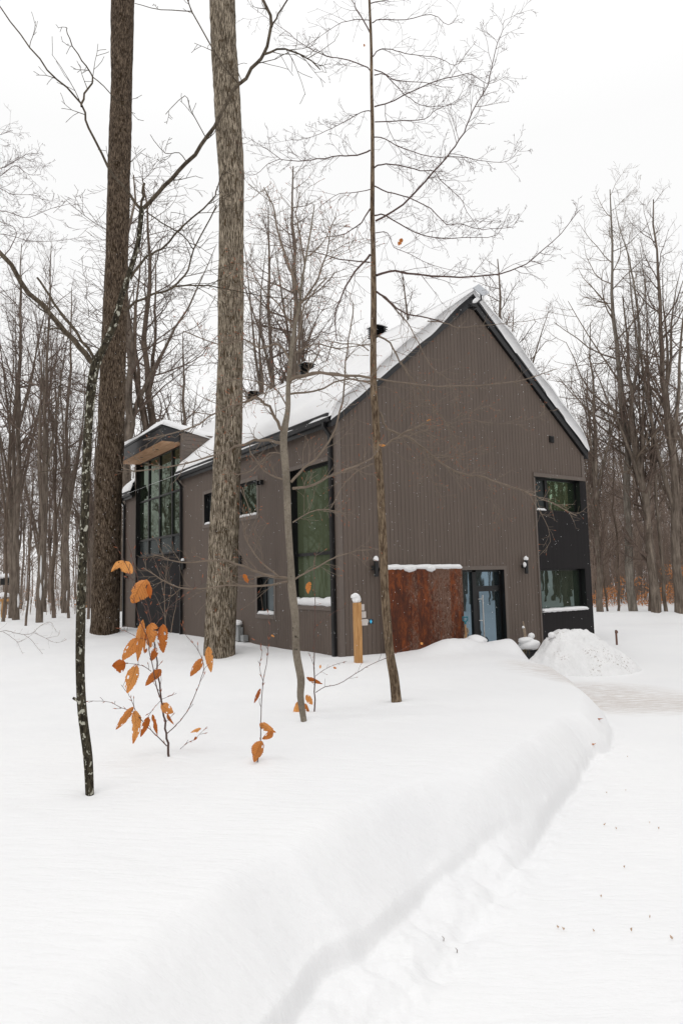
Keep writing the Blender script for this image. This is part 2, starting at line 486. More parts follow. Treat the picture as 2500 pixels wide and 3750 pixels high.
def height(x, y):
    x = np.asarray(x, float); y = np.asarray(y, float)
    d = signed_dist(x, y)
    dn = d + .05 * fbm(x * 1.1, y * 1.1, 3, 5) + .014 * fbm(x * 5, y * 5, 3, 9)
    lo = drive_level(x, y); hi = field_level(x, y)
    near_ = ss((5.2 - y) / 1.2)
    ledge = .03 + .24 * near_
    q = dn - ledge
    wid_ = .44
    r1 = np.clip(q / wid_, 0, 1)
    face = np.where(r1 < .6, r1 * 1.18, .708 + .292 * (1 - (1 - (r1 - .6) / .4) ** 1.7))   # planar cut face, rounded only at the crest
    stp = .05 + .11 * ss((4.3 - y) / 1.4)
    prof_n = .07 * ss(dn / .10) + .08 * ss(dn / .27) + stp * ss((q + .02) / .045) + (.65 - stp) * face + .20 * (1 - (1 - np.clip(q / 1.5, 0, 1)) ** 2)
    wf = np.clip((dn - .02) / .34, 0, 1)
    prof_f = .14 * ss(dn / .05) + .62 * (1 - (1 - wf) ** 1.6) + .24 * (1 - (1 - np.clip(q / 1.5, 0, 1)) ** 2)
    prof = prof_n * near_ + prof_f * (1 - near_)
    # far up the bank the fresh snow is rounder
    prof2 = .75 * ss((dn + .1) / .5) + .25 * ss((dn + .1) / 1.3)
    k = ss((y - 9) / 3)
    prof = prof * (1 - k) + prof2 * k
    z = lo * (1 - prof) + hi * prof
    infield = ss(d / 1.5)
    z += infield * (.07 * fbm(x * .35, y * .35, 3, 2) + .012 * fbm(x * 2.2, y * 2.2, 3, 3))
    foot_zone = np.exp(-((dn + .03) / .13) ** 2)
    z += foot_zone * .022 * (fbm(x * 7, y * 7, 4, 21) + .3)
    deb = ss((dn + .12) / .12) * (1 - ss((dn - ledge + .02) / .10))
    z += deb * (.05 * fbm(x * 4 + 3, y * 4, 4, 23) + .012 * fbm(x * 13, y * 13, 3, 24))
    ln = x - .42 * y + .02 * y * y
    z += (1 - ss(d / .3 + 1)) * (.008 * fbm(ln * 5.0, y * .5, 3, 31) + .012 * fbm(x * .5, y * .5, 2, 30) + .004 * fbm(x * 9, y * 9, 2, 33))
    for (bx_, by_, br_, bh_) in BUMPS:
        z += bh_ * np.exp(-((x - bx_) ** 2 + (y - by_) ** 2) / br_ ** 2)
    z += ubump(x, y, 2.35, -.9, .7, .5, .30) + ubump(x, y, 3.9, -1.35, .65, .5, .30) + ubump(x, y, 3.1, -1.0, .4, .4, .05) + infield * ubump(x, y, 3.3, -1.3, 1.6, .8, 1.0) * .07 * fbm(x * 4, y * 4, 3, 44)
    far = ss((np.hypot(x, y) - 120) / 100)
    z += far * 5
    return z
BUMPS = []
def hz(x, y): return float(height(np.array([x]), np.array([y]))[0])
_ys = np.concatenate([np.arange(1.5, 40, .02), np.arange(40, 200, .2)])
def on_ground(px, py):
    r = ray(px, py)
    k = _ys / r.y
    X = r.x * k; Y = _ys; Z = CAM_H + r.z * k
    h = height(X, Y)
    i = int(np.argmax(Z <= h))
    return Vector((X[i], Y[i], h[i]))

# small mounds, and hollows shaped round the stems to give contact shading
_b = []
for (px_, py_, br_, bh_) in ((617, 2772, .16, .03), (950, 2800, .20, .05), (1125, 2650, .22, .07), (1480, 2572, .25, .04), (330, 2915, .08, -.02), (1105, 2642, .10, -.03), (1455, 2572, .13, -.04), (800, 2404, .52, -.10), (385, 2325, .75, -.12), (870, 2380, .3, .12)):
    g_ = on_ground(px_, py_); _b.append((g_.x, g_.y, br_, bh_))
BUMPS += _b
def build_ground():
    ang = list(np.arange(-38, 38.01, .13)) + list(np.arange(40, 322, 2.0))
    ang = np.radians(np.array(ang))
    rr = [0.0]
    r = .6
    while r < 320:
        rr.append(r); r *= 1.0125 if r > 9 else 1.0055
    rr = np.array(rr)
    Rg, Ag = np.meshgrid(rr, ang, indexing='ij')
    X = Rg * np.sin(Ag); Y = Rg * np.cos(Ag)
    Z = height(X.ravel(), Y.ravel()).reshape(X.shape)
    nr, na = X.shape
    co = np.stack([X.ravel(), Y.ravel(), Z.ravel()], 1).astype(np.float32)
    i = np.arange(nr - 1)[:, None] * na; j = np.arange(na)[None, :]; j2 = (j + 1) % na
    a = (i + j).ravel(); b = (i + j2).ravel(); c = (i + na + j2).ravel(); d = (i + na + j).ravel()
    f = np.stack([a, d, c, b], 1).astype(np.int32)
    me = bpy.data.meshes.new('snow_ground')
    me.vertices.add(len(co)); me.vertices.foreach_set('co', co.ravel())
    me.loops.add(f.size); me.loops.foreach_set('vertex_index', f.ravel())
    me.polygons.add(len(f)); me.polygons.foreach_set('loop_start', np.arange(0, f.size, 4, dtype=np.int32))
    me.polygons.foreach_set('loop_total', np.full(len(f), 4, np.int32))
    me.polygons.foreach_set('use_smooth', np.ones(len(f), bool))
    me.update(); me.validate()
    me.materials.append(GROUND)
    o = bpy.data.objects.new('snow_ground', me); COL.objects.link(o)
    o['kind'] = 'structure'
build_ground()

# ------------------------------------------------------------------ house
house = empty('wooden_house', HC, HA, 'two storey brown board house with steep snowy roof, rusty entry screen and tall dark windows', 'house')
WID, LEN, EAVE, APEX, RID, SL = 8.75, 15.62, 5.71, 9.35, 4.375, (9.35 - 5.71) / 4.375
Z0 = -.1
TK = .014       # board thickness
def mapG(a, z, d): return (a, d, z)            # gable wall, d goes inward
def mapL(a, z, d): return (d, a, z)            # long wall
def solid(a, top, z0, ops):
    iv = [(z0, None)]
    cuts = sorted([(o[2], o[3]) for o in ops if o[0] - 1e-4 <= a <= o[1] + 1e-4])
    res = []; lo = z0
    for (c0, c1) in cuts:
        if c0 > lo + 1e-3: res.append((lo, c0))
        lo = max(lo, c1)
    res.append((lo, None))
    return res
def clad(M, a0, a1, pitch, gap, topf, ops, z0, front, back, breaks=()):
    """front boards as separate strips and one backing sheet set behind them"""
    edges = []
    n = max(1, round((a1 - a0) / pitch)); p = (a1 - a0) / n
    for i in range(n):
        edges.append((a0 + i * p + gap / 2, a0 + (i + 1) * p - gap / 2))
    cl = sorted(set([o[0] for o in ops] + [o[1] for o in ops] + list(breaks)))
    for (e0, e1) in edges:
        cs = [e0] + [c for c in cl if e0 + 1e-3 < c < e1 - 1e-3] + [e1]
        for x0, x1 in zip(cs, cs[1:]):
            for (lo, hi) in solid((x0 + x1) / 2, None, z0, ops):
                h0 = hi if hi is not None else topf(x0); h1 = hi if hi is not None else topf(x1)
                if h0 < lo + .01 and h1 < lo + .01: continue
                A, B, Cc, D = M(x0, lo, 0), M(x1, lo, 0), M(x1, h1, 0), M(x0, h0, 0)
                a_, b_, c_, d_ = M(x0, lo, TK), M(x1, lo, TK), M(x1, h1, TK), M(x0, h0, TK)
                i = len(front.v); front.v += [A, B, Cc, D, a_, b_, c_, d_]
                front.f += [(i, i + 1, i + 2, i + 3), (i + 4, i, i + 3, i + 7), (i + 1, i + 5, i + 6, i + 2), (i + 3, i + 2, i + 6, i + 7), (i, i + 4, i + 5, i + 1)]
    cs = sorted(set([a0, a1] + [c for c in cl if a0 < c < a1]))
    for x0, x1 in zip(cs, cs[1:]):
        for (lo, hi) in solid((x0 + x1) / 2, None, z0, ops):
            h0 = hi if hi is not None else topf(x0); h1 = hi if hi is not None else topf(x1)
            if h0 < lo + .01 and h1 < lo + .01: continue
            back.quad(M(x0, lo, TK), M(x1, lo, TK), M(x1, h1, TK), M(x0, h0, TK))
def gtop(s): return EAVE + SL * min(s, WID - s)
# openings (a0, a1, z0, z1)
W1 = (6.56, 8.51, 3.99, 4.93); W2 = (6.585, 8.53, 1.21, 2.373); DOOR = (3.60, 5.175, .0, 2.38)
BLK = (6.56, 8.80, Z0, 4.93)
GW = (.285, 2.08, 1.63, 4.90); UW = (3.865, 7.415, 4.0, 4.95); LW = (2.98, 3.905, 1.35, 2.33)
BAY = (9.45, 14.2, Z0, 7.0)
f, b = MB(), MB()
clad(mapG, 0.0, WID, .1205, .008, gtop, [(6.56, WID + 1, Z0, 4.93), DOOR], Z0, f, b, breaks=(RID,))
ge = f.build('gable_wall', SIDING, house); ge.data.materials.append(GROOVE)
b.build('gable_backing', GROOVE, ge)
f, b = MB(), MB()
clad(mapL, 0.0, 9.45, .115, .008, lambda a: EAVE + .08, [GW, UW, LW], Z0, f, b)
le = f.build('side_wall', SIDING, house)
b.build('side_backing', GROOVE, le)
f, b = MB(), MB()
clad(mapL, 14.2, LEN, .115, .008, lambda a: EAVE + .08, [], Z0, f, b)
le = f.build('side_wall', SIDING, house)
b.build('side_backing', GROOVE, le)
# far walls
f = MB()
f.poly([(0, LEN, Z0), (0, LEN, EAVE), (RID, LEN, APEX), (WID, LEN, EAVE), (WID, LEN, Z0)])
f.quad((WID, LEN, Z0), (WID, LEN, EAVE), (WID, .0, EAVE), (WID, .0, Z0))
f.build('rear_wall', TRIM, house)
# corner boards
f = MB()
for bb in (((-.02, .10, -.02, .004, Z0, EAVE + .02), (-.02, .004, .0042, .10, Z0, EAVE + .06)), ((WID - .1, WID + .02, -.02, .004, 4.945, EAVE - .02),),
           ((-.02, .004, LEN - .1, LEN + .02, Z0, EAVE),), ((-.02, .004, 9.34, 9.45, Z0, 7.25),)):
    f = MB()
    for q in bb: f.box(*q)
    f.build('corner_board', TRIM, house)
# black ribbed wall by the entry corner
f, b = MB(), MB()
def mapB(a, z, d): return (a, d - .02, z)
clad(mapB, 6.56, 8.80, .034, .012, lambda a: 4.93, [W1, W2], Z0, f, b)
def mapR(a, z, d): return (8.80 - d, a, z)
clad(mapR, -.02, 2.5, .034, .012, lambda a: 4.93, [], Z0, f, b)
bl = f.build('ribbed_wall', RIB, house); b.build('ribbed_backing', RIBBACK, bl)
f = MB(); f.box(6.50, 6.558, -.028, .004, Z0, 4.90); f.box(6.50, WID + .03, -.032, .004, 4.932, 5.04)
f.build('ribbed_wall_trim', TRIM, house)

def snow_strip(M, a0, a1, z, d0, d1, th, name, parent, seed=0, jag=.02):
    """snow lying on a ledge: d0 front (may be negative) to d1 back"""
    o = MB(); nA = max(8, int((a1 - a0) / .05)); nD = 6
    rows = []
    for i in range(nA + 1):
        fa = i / nA; a = a0 + (a1 - a0) * fa
        e = min(1, min(fa, 1 - fa) * (a1 - a0) / .08); e = math.sqrt(max(0, 1 - (1 - e) ** 2)) * .6 + .4
        nz = mnoise.noise(Vector((a * 3.1 + seed, seed, 0))); n2 = mnoise.noise(Vector((a * 9 + seed, seed, 5)))
        dd0 = d0 - jag * nz * 1.5
        row = []
        row.append(M(a, z - .012 + .02 * n2, dd0 + .03)); row.append(M(a, z + th * .35, dd0 - .005))
        for j in range(nD + 1):
            fd = j / nD; d = dd0 + (d1 - dd0) * fd
            r = min(1, fd * 2.4 + .25)
            hh = th * e * (1 + .3 * nz + .1 * n2) * (math.sqrt(max(0, 1 - (1 - r) ** 2)) * .5 + .5)
            row.append(M(a, z + hh, d + .015))
        row.append(M(a, z - .01, d1))
        rows.append(row)
    n = len(rows[0]); base = 0
    for r in rows: o.v += r
    for i in range(nA):
        for j in range(n):
            j2 = (j + 1) % n
            o.f.append((i * n + j, i * n + j2, (i + 1) * n + j2, (i + 1) * n + j))
    o.f.append(tuple(range(n))); o.f.append(tuple(nA * n + j for j in reversed(range(n))))
    return o.build(name, SNOW, parent, smooth=True)

def window(M, op, rec, glassmat, name, mull=(), trans=(), trim=(), snow=None, grey=None, fw=.045, label=None, revm=BLACK, segs=None, sd=0):
    a0, a1, z0, z1 = op
    rv = MB()
    e = .003
    # reveal: four planes lining the opening
    rv.quad(M(a0 + e, z0, -.006), M(a0 + e, z1, -.006), M(a0 + e, z1, rec), M(a0 + e, z0, rec))
    rv.quad(M(a1 - e, z0, -.006), M(a1 - e, z1, -.006), M(a1 - e, z1, rec), M(a1 - e, z0, rec))
    rv.quad(M(a0, z1 - e, -.006), M(a1, z1 - e, -.006), M(a1, z1 - e, rec), M(a0, z1 - e, rec))
    rv.quad(M(a0, z0 + e, -.006), M(a1, z0 + e, -.006), M(a1, z0 + e, rec), M(a0, z0 + e, rec))
    win = rv.build(name, revm, house)
    if label: win['label'] = label
    def fb(mb, x0, x1, y0, y1, d0, d1):
        A, B = M(x0, y0, d0), M(x1, y1, d1)
        mb.box(min(A[0], B[0]), max(A[0], B[0]), min(A[1], B[1]), max(A[1], B[1]), min(A[2], B[2]), max(A[2], B[2]))
    fr = MB()
    g = .006
    fb(fr, a0 + g, a0 + fw, z0 + g, z1 - g, rec - .05, rec + .02); fb(fr, a1 - fw, a1 - g, z0 + g, z1 - g, rec - .05, rec + .02)
    fb(fr, a0 + fw, a1 - fw, z0 + g, z0 + fw, rec - .05, rec + .02); fb(fr, a0 + fw, a1 - fw, z1 - fw, z1 - g, rec - .05, rec + .02)
    for mm in mull:
        c, wdt = mm[0], mm[1]
        fb(fr, c - wdt / 2, c + wdt / 2, z0 + fw, z1 - fw, rec - .048, rec + .018)
    for tt in trans:
        c, wdt = tt[0], tt[1]; x0 = tt[2] if len(tt) > 2 else a0 + fw; x1 = tt[3] if len(tt) > 3 else a1 - fw
        fb(fr, x0, x1, c - wdt / 2, c + wdt / 2, rec - .045, rec + .015)
    fr.build('frame', BLACK, win)
    xs = [a0 + fw] + [mm[0] for mm in mull] + [a1 - fw]
    zs = [z0 + fw] + sorted(set(tt[0] for tt in trans)) + [z1 - fw]
    for i in range(len(xs) - 1):
        for j in range(len(zs) - 1):
            p = MB()
            # every pane sits very slightly out of true, as real panes do
            q = [random.uniform(-.003, .003) for _ in range(4)]
            p.quad(M(xs[i], zs[j], rec + q[0]), M(xs[i + 1], zs[j], rec + q[1]), M(xs[i + 1], zs[j + 1], rec + q[2] ), M(xs[i], zs[j + 1], rec + q[3]))
            mt = glassmat
            if grey and (i, j) in grey: mt = grey[(i, j)]
            p.build('pane', mt, win)
    if trim:
        t = MB(); tw = .10
        if 'l' in trim: fb(t, a0 - tw, a0 - .001, z0 - (tw if 'b' in trim else 0), z1 + (tw if 't' in trim else 0), -.016, .005)
        if 'r' in trim: fb(t, a1 + .001, a1 + tw, z0 - (tw if 'b' in trim else 0), z1 + (tw if 't' in trim else 0), -.016, .005)
        if 't' in trim: fb(t, a0 - .001, a1 + .001, z1 + .001, z1 + tw, -.018, .005)
        if 'b' in trim: fb(t, a0 - .001, a1 + .001, z0 - tw, z0 - .001, -.020, .005)
        t.build('casing', TRIM, win)
    if snow:
        s0, s1, th, dep = snow
        snow_strip(M, s0, s1, z0 + .004, -dep, rec - .055, th, 'sill_snow', win, seed=sd)
    return win
window(mapG, W1, .20, GLASS_LIT, 'window', mull=((7.22, .11),), grey={(0, 0): GLASS_GREY}, label='upper corner window reflecting bare trees', fw=.05, snow=(6.58, 6.98, .07, .02), sd=3)
window(mapG, W2, .20, GLASS_LOW, 'window', label='ground floor corner window with snow along its sill', snow=(6.59, 8.5, .085, .10), fw=.04, sd=1)
window(mapL, GW, .17, GLASS_GREEN, 'window', trans=((2.83, .07),), trim='tblr', label='tall two storey green tinted window', snow=(.30, 2.05, .17, .035), sd=7)
window(mapL, UW, .15, GLASS_DARK, 'window', mull=((5.1, .06), (6.3, .06)), trim='tblr', grey={(2, 0): GLASS_GREY}, label='wide upper window half hidden by the thick tree trunk', snow=(3.9, 7.38, .07, .02), sd=9)
window(mapL, LW, .15, GLASS_GREY, 'window', mull=((3.62, .03),), grey={(0, 0): GLASS_SMALL}, trim='tblr', label='small ground floor window with pale blind', snow=(3.0, 3.9, .09, .02), sd=12)
# stair bay
bay = window(mapL, (9.45, 14.2, 3.25, 6.97), .16, GLASS_DARK, 'bay_window', mull=((10.55, .09), (11.85, .09), (13.05, .09)),
             trans=((3.89, .07), (5.41, .06)), grey={(i, 0): GLASS_GREY for i in range(4)}, fw=.07, label='tall four column window under the cedar canopy')
f, b = MB(), MB()
clad(lambda a, z, d: (d + .05, a, z), 9.45, 14.2, .034, .012, lambda a: 3.25, [], Z0, f, b)
bp = f.build('bay_panel', RIB, house); b.build('bay_panel_backing', RIBBACK, bp)
# door
dr = MB()
rec = .17
a0, a1, z0, z1 = DOOR
e = .003
dr.quad((a0 + e, -.006, z0), (a0 + e, -.006, z1), (a0 + e, rec, z1), (a0 + e, rec, z0))
dr.quad((a1 - e, -.006, z0), (a1 - e, -.006, z1), (a1 - e, rec, z1), (a1 - e, rec, z0))
dr.quad((a0, -.006, z1 - e), (a1, -.006, z1 - e), (a1, rec, z1 - e), (a0, rec, z1 - e))
for (x0, x1, q0, q1) in ((a0 + .006, a0 + .05, z0, z1 - .006), (a1 - .07, a1 - .006, z0, z1 - .006), (4.14, 4.27, z0, z1 - .05), (a0 + .05, 4.14, z1 - .05, z1 - .006), (4.27, a1 - .07, z1 - .05, z1 - .006), (4.27, a1 - .07, 1.83, 1.97), (4.27, 4.36, z0, 1.83), (a0 + .05, 4.14, z0, .1)):
    dr.box(x0, x1, rec - .05, rec + .02, q0, q1)
door = dr.build('entry_door', BLACK, house)
for (x0, x1, q0, q1) in ((a0 + .05, 4.14, .1, z1 - .05), (4.27, a1 - .07, 1.97, z1 - .05), (4.36, a1 - .07, 0, 1.83)):
    p = MB(); q = random.uniform(-.003, .003)
    p.quad((x0, rec, q0), (x1, rec + q, q0), (x1, rec + q, q1), (x0, rec, q1)); p.build('pane', GLASS_BLUE, door)
h = MB()
h.tube([(4.40, rec - .13, .35), (4.40, rec - .13, 1.74)], [.017, .017], 10)
for z in (.55, 1.10, 1.64): h.tube([(4.40, rec - .13, z), (4.33, rec - .04, z)], [.012, .012], 8)
h.build('handle', STEEL, door)
t = MB(); t.box(a0 - .09, a0 - .001, -.018, .004, z0, z1 + .1); t.box(a1 + .001, a1 + .09, -.018, .004, z0, z1 + .1); t.box(a0 - .001, a1 + .001, -.018, .004, z1 + .001, z1 + .1)
t.build('casing', TRIM, door)
# corten screen
ct = MB()
X0, X1 = 1.20, 3.505
for i in range(7):
    x0 = X0 + (X1 - X0) * i / 7; x1 = X0 + (X1 - X0) * (i + 1) / 7
    ct.box(x0 + .002, x1 - .002, -.165 + .003 * (i % 2), -.155, Z0, 2.42)
ct.box(X0, X1, -.154, -.022, Z0, 2.41); ct.box(X0 - .012, X0 - .001, -.172, -.022, Z0, 2.425); ct.box(X1 + .001, X1 + .012, -.172, -.022, Z0, 2.425)
co = ct.build('steel_screen', CORTEN, house); co['label'] = 'rust coloured steel screen left of the entry door'
s1 = snow_strip(mapG, X0 - .01, X1 + .01, 2.425, -.19, -.02, .10, 'screen_snow', co, seed=4, jag=.03)
for (sx_, w_, h_) in ((1.86, .19, .085), (2.5, .15, .08)):
    blob('screen_snow', SNOW, co, (sx_, -.15, 2.435), (w_, .10, h_), seed=sx_, flat=False, sub=3, rough=.3)

# ---- roof
def roofz(s): return EAVE + .29 + SL * min(s, WID - s)
OV, EO = .05, .14
rf = MB()
t0, t1 = -OV, LEN + .2
def slab(sa, sb, ta, tb, th=.33):
    za, zb = roofz(sa) if sa > -5 else 0, roofz(sb)
    rf.prism([(sa, ta, za), (sb, ta, zb), (sb, ta, zb - th), (sa, ta, za - th)][::-1], [(sa, tb, za), (sb, tb, zb), (sb, tb, zb - th), (sa, tb, za - th)][::-1])
def rz(s): return EAVE + .29 + SL * (s if s <= RID else WID - s)
def slab2(sa, sb, ta, tb, th=.27):
    za = EAVE + .29 + SL * (sa if sb <= RID + .01 else WID - sa); zb = EAVE + .29 + SL * (sb if sb <= RID + .01 else WID - sb)
    rf.prism([(sa, ta, za - th), (sb, ta, zb - th), (sb, ta, zb), (sa, ta, za)], [(sa, tb, za - th), (sb, tb, zb - th), (sb, tb, zb), (sa, tb, za)])
slab2(-EO, RID, t0, 9.36); slab2(1.1, RID, 9.361, 14.28); slab2(-EO, RID, 14.281, t1)
slab2(RID, WID + EO, t0, t1)
roof = rf.build('roof', BLACK, house)
# rake boards with a lip, standing proud of the slab end
rk = MB()
for sa, sb in ((-EO - .02, RID), (RID, WID + EO + .02)):
    za = EAVE + .29 + SL * (sa if sb <= RID + .01 else WID - sa); zb = EAVE + .29 + SL * (sb if sb <= RID + .01 else WID - sb)
    rk.prism([(sa, t0 - .03, za - .28), (sb, t0 - .03, zb - .28), (sb, t0 - .03, zb + .0), (sa, t0 - .03, za + .0)], [(sa, t0 - .003, za - .28), (sb, t0 - .003, zb - .28), (sb, t0 - .003, zb + .0), (sa, t0 - .003, za + .0)])
    rk.prism([(sa, t0 - .055, za - .06), (sb, t0 - .055, zb - .06), (sb, t0 - .055, zb + .004), (sa, t0 - .055, za + .004)], [(sa, t0 - .031, za - .06), (sb, t0 - .031, zb - .06), (sb, t0 - .031, zb + .004), (sa, t0 - .031, za + .004)])
rk.build('rake_board', FASCIA, roof)
# gutters and downspouts
def gutter(ta, tb):
    g = MB()
    zt = EAVE + .30 - SL * EO
    prof = [(-EO - .002, zt - .17), (-EO - .05, zt - .17), (-EO - .085, zt - .12), (-EO - .085, zt - .03), (-EO - .115, zt - .012), (-EO - .115, zt + .01), (-EO - .002, zt + .01)]
    g.prism([(x, ta, z) for x, z in prof], [(x, tb, z) for x, z in prof])
    return g.build('gutter', FASCIA, roof)
gutter(t0 + .02, 9.33); gutter(14.30, t1)
def downspout(t, zb=-.05):
    d = MB(); zt = EAVE + .30 - SL * EO - .16
    pts = [(-EO - .05, t + .05, zt), (-EO - .05, t + .05, zt - .10), (-.07, t, zt - .30), (-.07, t, zt - .5), (-.07, t, zb)]
    for i in range(len(pts) - 1):
        a, b = Vector(pts[i]), Vector(pts[i + 1])
        h_ = .036
        d.prism([a + Vector((x * h_, y * .045, 0)) for x, y in ((-1, -1), (1, -1), (1, 1), (-1, 1))], [b + Vector((x * h_, y * .045, 0)) for x, y in ((-1, -1), (1, -1), (1, 1), (-1, 1))])
    d.build('downspout', BLACK, house)
downspout(.16); downspout(9.22); downspout(LEN - .1)
# dormer over the stair bay
DF, DT0, DT1 = -.66, 9.42, 14.35
dm = MB()
zb_, zf_, zk_ = 6.97, 7.50, 7.0
# canopy box: front fascia high, top falls back into the roof
ring0 = [(DF, DT0, zb_), (2.0, DT0, zb_), (2.0, DT0, zk_), (DF, DT0, zf_)]
ring1 = [(x, DT1, z) for x, y, z in ring0]
dm.prism(ring0, ring1)
dormer = dm.build('dormer', FASCIA, house)
d2 = MB(); d2.box(DF + .02, .15, DT0 + .02, DT1 - .02, zb_ - .018, zb_ - .002)
sof = d2.build('soffit', CEDAR, dormer)
d3 = MB()
for tt in (10.9, 12.6): d3.lathe((-.30, tt, zb_ - .026), [(.055, 0), (.055, .007)], 16)
d3.build('recessed_lamp', BLACK, dormer)
d4 = MB()
# brown side wall of the dormer: horizontal boards standing on the roof slope
def cheek(tt, sgn):
    zz = 5.85
    while zz < 7.24:
        z1_ = min(zz + .135, 7.30)
        sA = max(-.0, (zz - EAVE - .28) / SL); 
        s_end = (zz + .06 - EAVE - .30) / SL
        d4.box(.003, max(.06, s_end + .2), min(tt, tt + sgn * .02), max(tt, tt + sgn * .02), zz, z1_ - .008)
        zz = z1_
        if zz >= 7.28: break
cheek(DT0 - .002, -1)
d4.box(-.03, .09, DT0 - .04, DT0 - .0225, 5.9, 7.26)
d4.build('dormer_cheek', TRIM, dormer)
d4 = MB(); cheek(DT1 + .002, 1)
d4.box(.0, .02, DT1 - .15, DT1 + .02, Z0, 7.0)
d4.build('dormer_cheek', TRIM, dormer)
d5 = MB()
for z in (7.16,): d5.box(DF - .006, DF - .001, DT0, DT1, z, z + .008); d5.box(DF, .0, DT0 - .006, DT0 - .001, z, z + .008)
d5.box(DF - .03, DF - .001, DT0 - .03, DT1 + .03, zf_ - .06, zf_ + .02)
d5.build('fascia_seam', BLACK, dormer)

# roof snow as a heaped sheet
def heap(name, sa, sb, ta, tb, zf, th, parent, ds=.13, dt=.13, seed=0, skip=None, edge=(.18, .18, .18, .18), pull=(0, 0, 0, 0), thin=None, hang=None):
    tw_ = lambda x: x if edge[2] else x ** 1.25
    ns = max(6, int((sb - sa) / ds)); ntt = max(6, int((tb - ta) / dt))
    o = MB(); idx = {}
    top = []; 
    for i in range(ns + 1):
        for j in range(ntt + 1):
            fs, ft = i / ns, j / ntt
            # edges are ragged: pull them in by noise
            ta_ = ta + pull[2] * max(0, .5 + mnoise.noise(Vector((fs * 7 + seed, 1.3, 0))) * 1.3)
            tb_ = tb - pull[3] * max(0, .5 + mnoise.noise(Vector((fs * 7 + seed, 9.3, 0))) * 1.3)
            sa_ = sa + pull[0] * max(0, .5 + mnoise.noise(Vector((ft * (tb - ta) * .9 + seed, 4.3, 0))) * 1.3)
            s = sa_ + (sb - sa_) * fs; t = ta_ + (tb_ - ta_) * tw_(ft)
            e = 1.0
            for dist, w_ in ((s - sa_, edge[0]), (sb - s, edge[1]), (t - ta_, edge[2]), (tb_ - t, edge[3])):
                if w_ > 0:
                    q = min(1, dist / w_); e *= math.sqrt(max(0, 1 - (1 - q) ** 2))
            if edge[2] == 0: e *= (.62, .90)[j] if j < 2 else 1
            n = 1 + .28 * mnoise.noise(Vector((s * .8 + seed, t * .5, seed))) + .10 * mnoise.noise(Vector((s * 2.6, t * 1.8, seed)))
            o.v.append((s, t, zf(s, t) + .012 + th * n * e * (thin(s) if thin else 1)))
    nv = len(o.v)
    for i in range(ns):
        for j in range(ntt):
            a = i * (ntt + 1) + j
            s, t = o.v[a][0], o.v[a][1]
            if skip and skip(s, t): continue
            o.f.append((a, a + ntt + 1, a + ntt + 2, a + 1))
    # rim drop
    def rim(ids, hg=None):
        base = len(o.v)
        for a in ids:
            x, y, z = o.v[a]; o.v.append((x, y + (.045 if hg else 0), zf(x, y) + .005 - (hg(x) * (1 + .5 * mnoise.noise(Vector((x * 2.3, seed, 2)))) if hg else 0)))
        for k_ in range(len(ids) - 1): o.f.append((ids[k_], ids[k_ + 1], base + k_ + 1, base + k_))
    rim([j for j in range(ntt + 1)]); rim([ns * (ntt + 1) + j for j in range(ntt + 1)])
    rim([i * (ntt + 1) for i in range(ns + 1)], hang); rim([i * (ntt + 1) + ntt for i in range(ns + 1)])
    return o.build(name, SNOW, parent, smooth=True)
zl = lambda s, t: EAVE + .29 + SL * s
zr = lambda s, t: EAVE + .29 + SL * (WID - s)
heap('roof_snow', -EO - .10, RID + .02, t0 - .115, t1, zl, .34, roof, seed=2, skip=lambda s, t: 9.36 < t < 14.3 and s < 1.3, edge=(.35, 0, 0, .2), pull=(.03, 0, .0, .1), hang=lambda s: .12 * min(1, max(0, (3.7 - s) / .6)), thin=lambda s: .35 + .65 * min(1, (RID + .05 - s) / 1.3))
heap('roof_snow', RID - .02, WID + EO + .02, t0 - .11, t1, zr, .46, roof, seed=5, edge=(0, .4, 0, .2), pull=(0, 0, .04, .1), hang=lambda s: .05 * min(1, max(0, (s - 5.2) / .6)), thin=lambda s: .30 + .70 * min(1, (s - RID + .05) / 1.5))
heap('dormer_snow', DF - .02, 2.6, DT0 - .06, DT1 + .05, lambda s, t: max(zf_ + (zk_ - zf_) * (s - DF) / (2.0 - DF), zl(s, t)), .30, dormer, seed=11, edge=(.3, .0, .25, .2), pull=(.04, 0, .03, 0))

# roof vents on the ridge
def roof_vent(t, s=RID + .05):
    v = MB()
    zc = 9.36
    v.box(s - .15, s + .15, t - .15, t + .15, zc - .1, zc + .44)
    for i in range(5):
        z = zc + .42 + i * .062; w_ = .235
        v.prism([(s - w_, t - w_, z), (s + w_, t - w_, z), (s + w_, t + w_, z), (s - w_, t + w_, z)], [(s - w_ + .07, t - w_ + .07, z + .045), (s + w_ - .07, t - w_ + .07, z + .045), (s + w_ - .07, t + w_ - .07, z + .045), (s - w_ + .07, t + w_ - .07, z + .045)])
        v.box(s - .15, s + .15, t - .15, t + .15, z + .046, z + .061)
    v.box(s - .24, s + .24, t - .24, t + .24, zc + .73, zc + .75)
    o = v.build('roof_vent', BLACK, roof)
    blob('snow_cap', SNOW, o, (s + .02, t - .02, zc + .775), (.22, .22, .07), seed=t, rough=.2, sub=3)
for t_ in (4.12, 8.4, 12.7): roof_vent(t_)

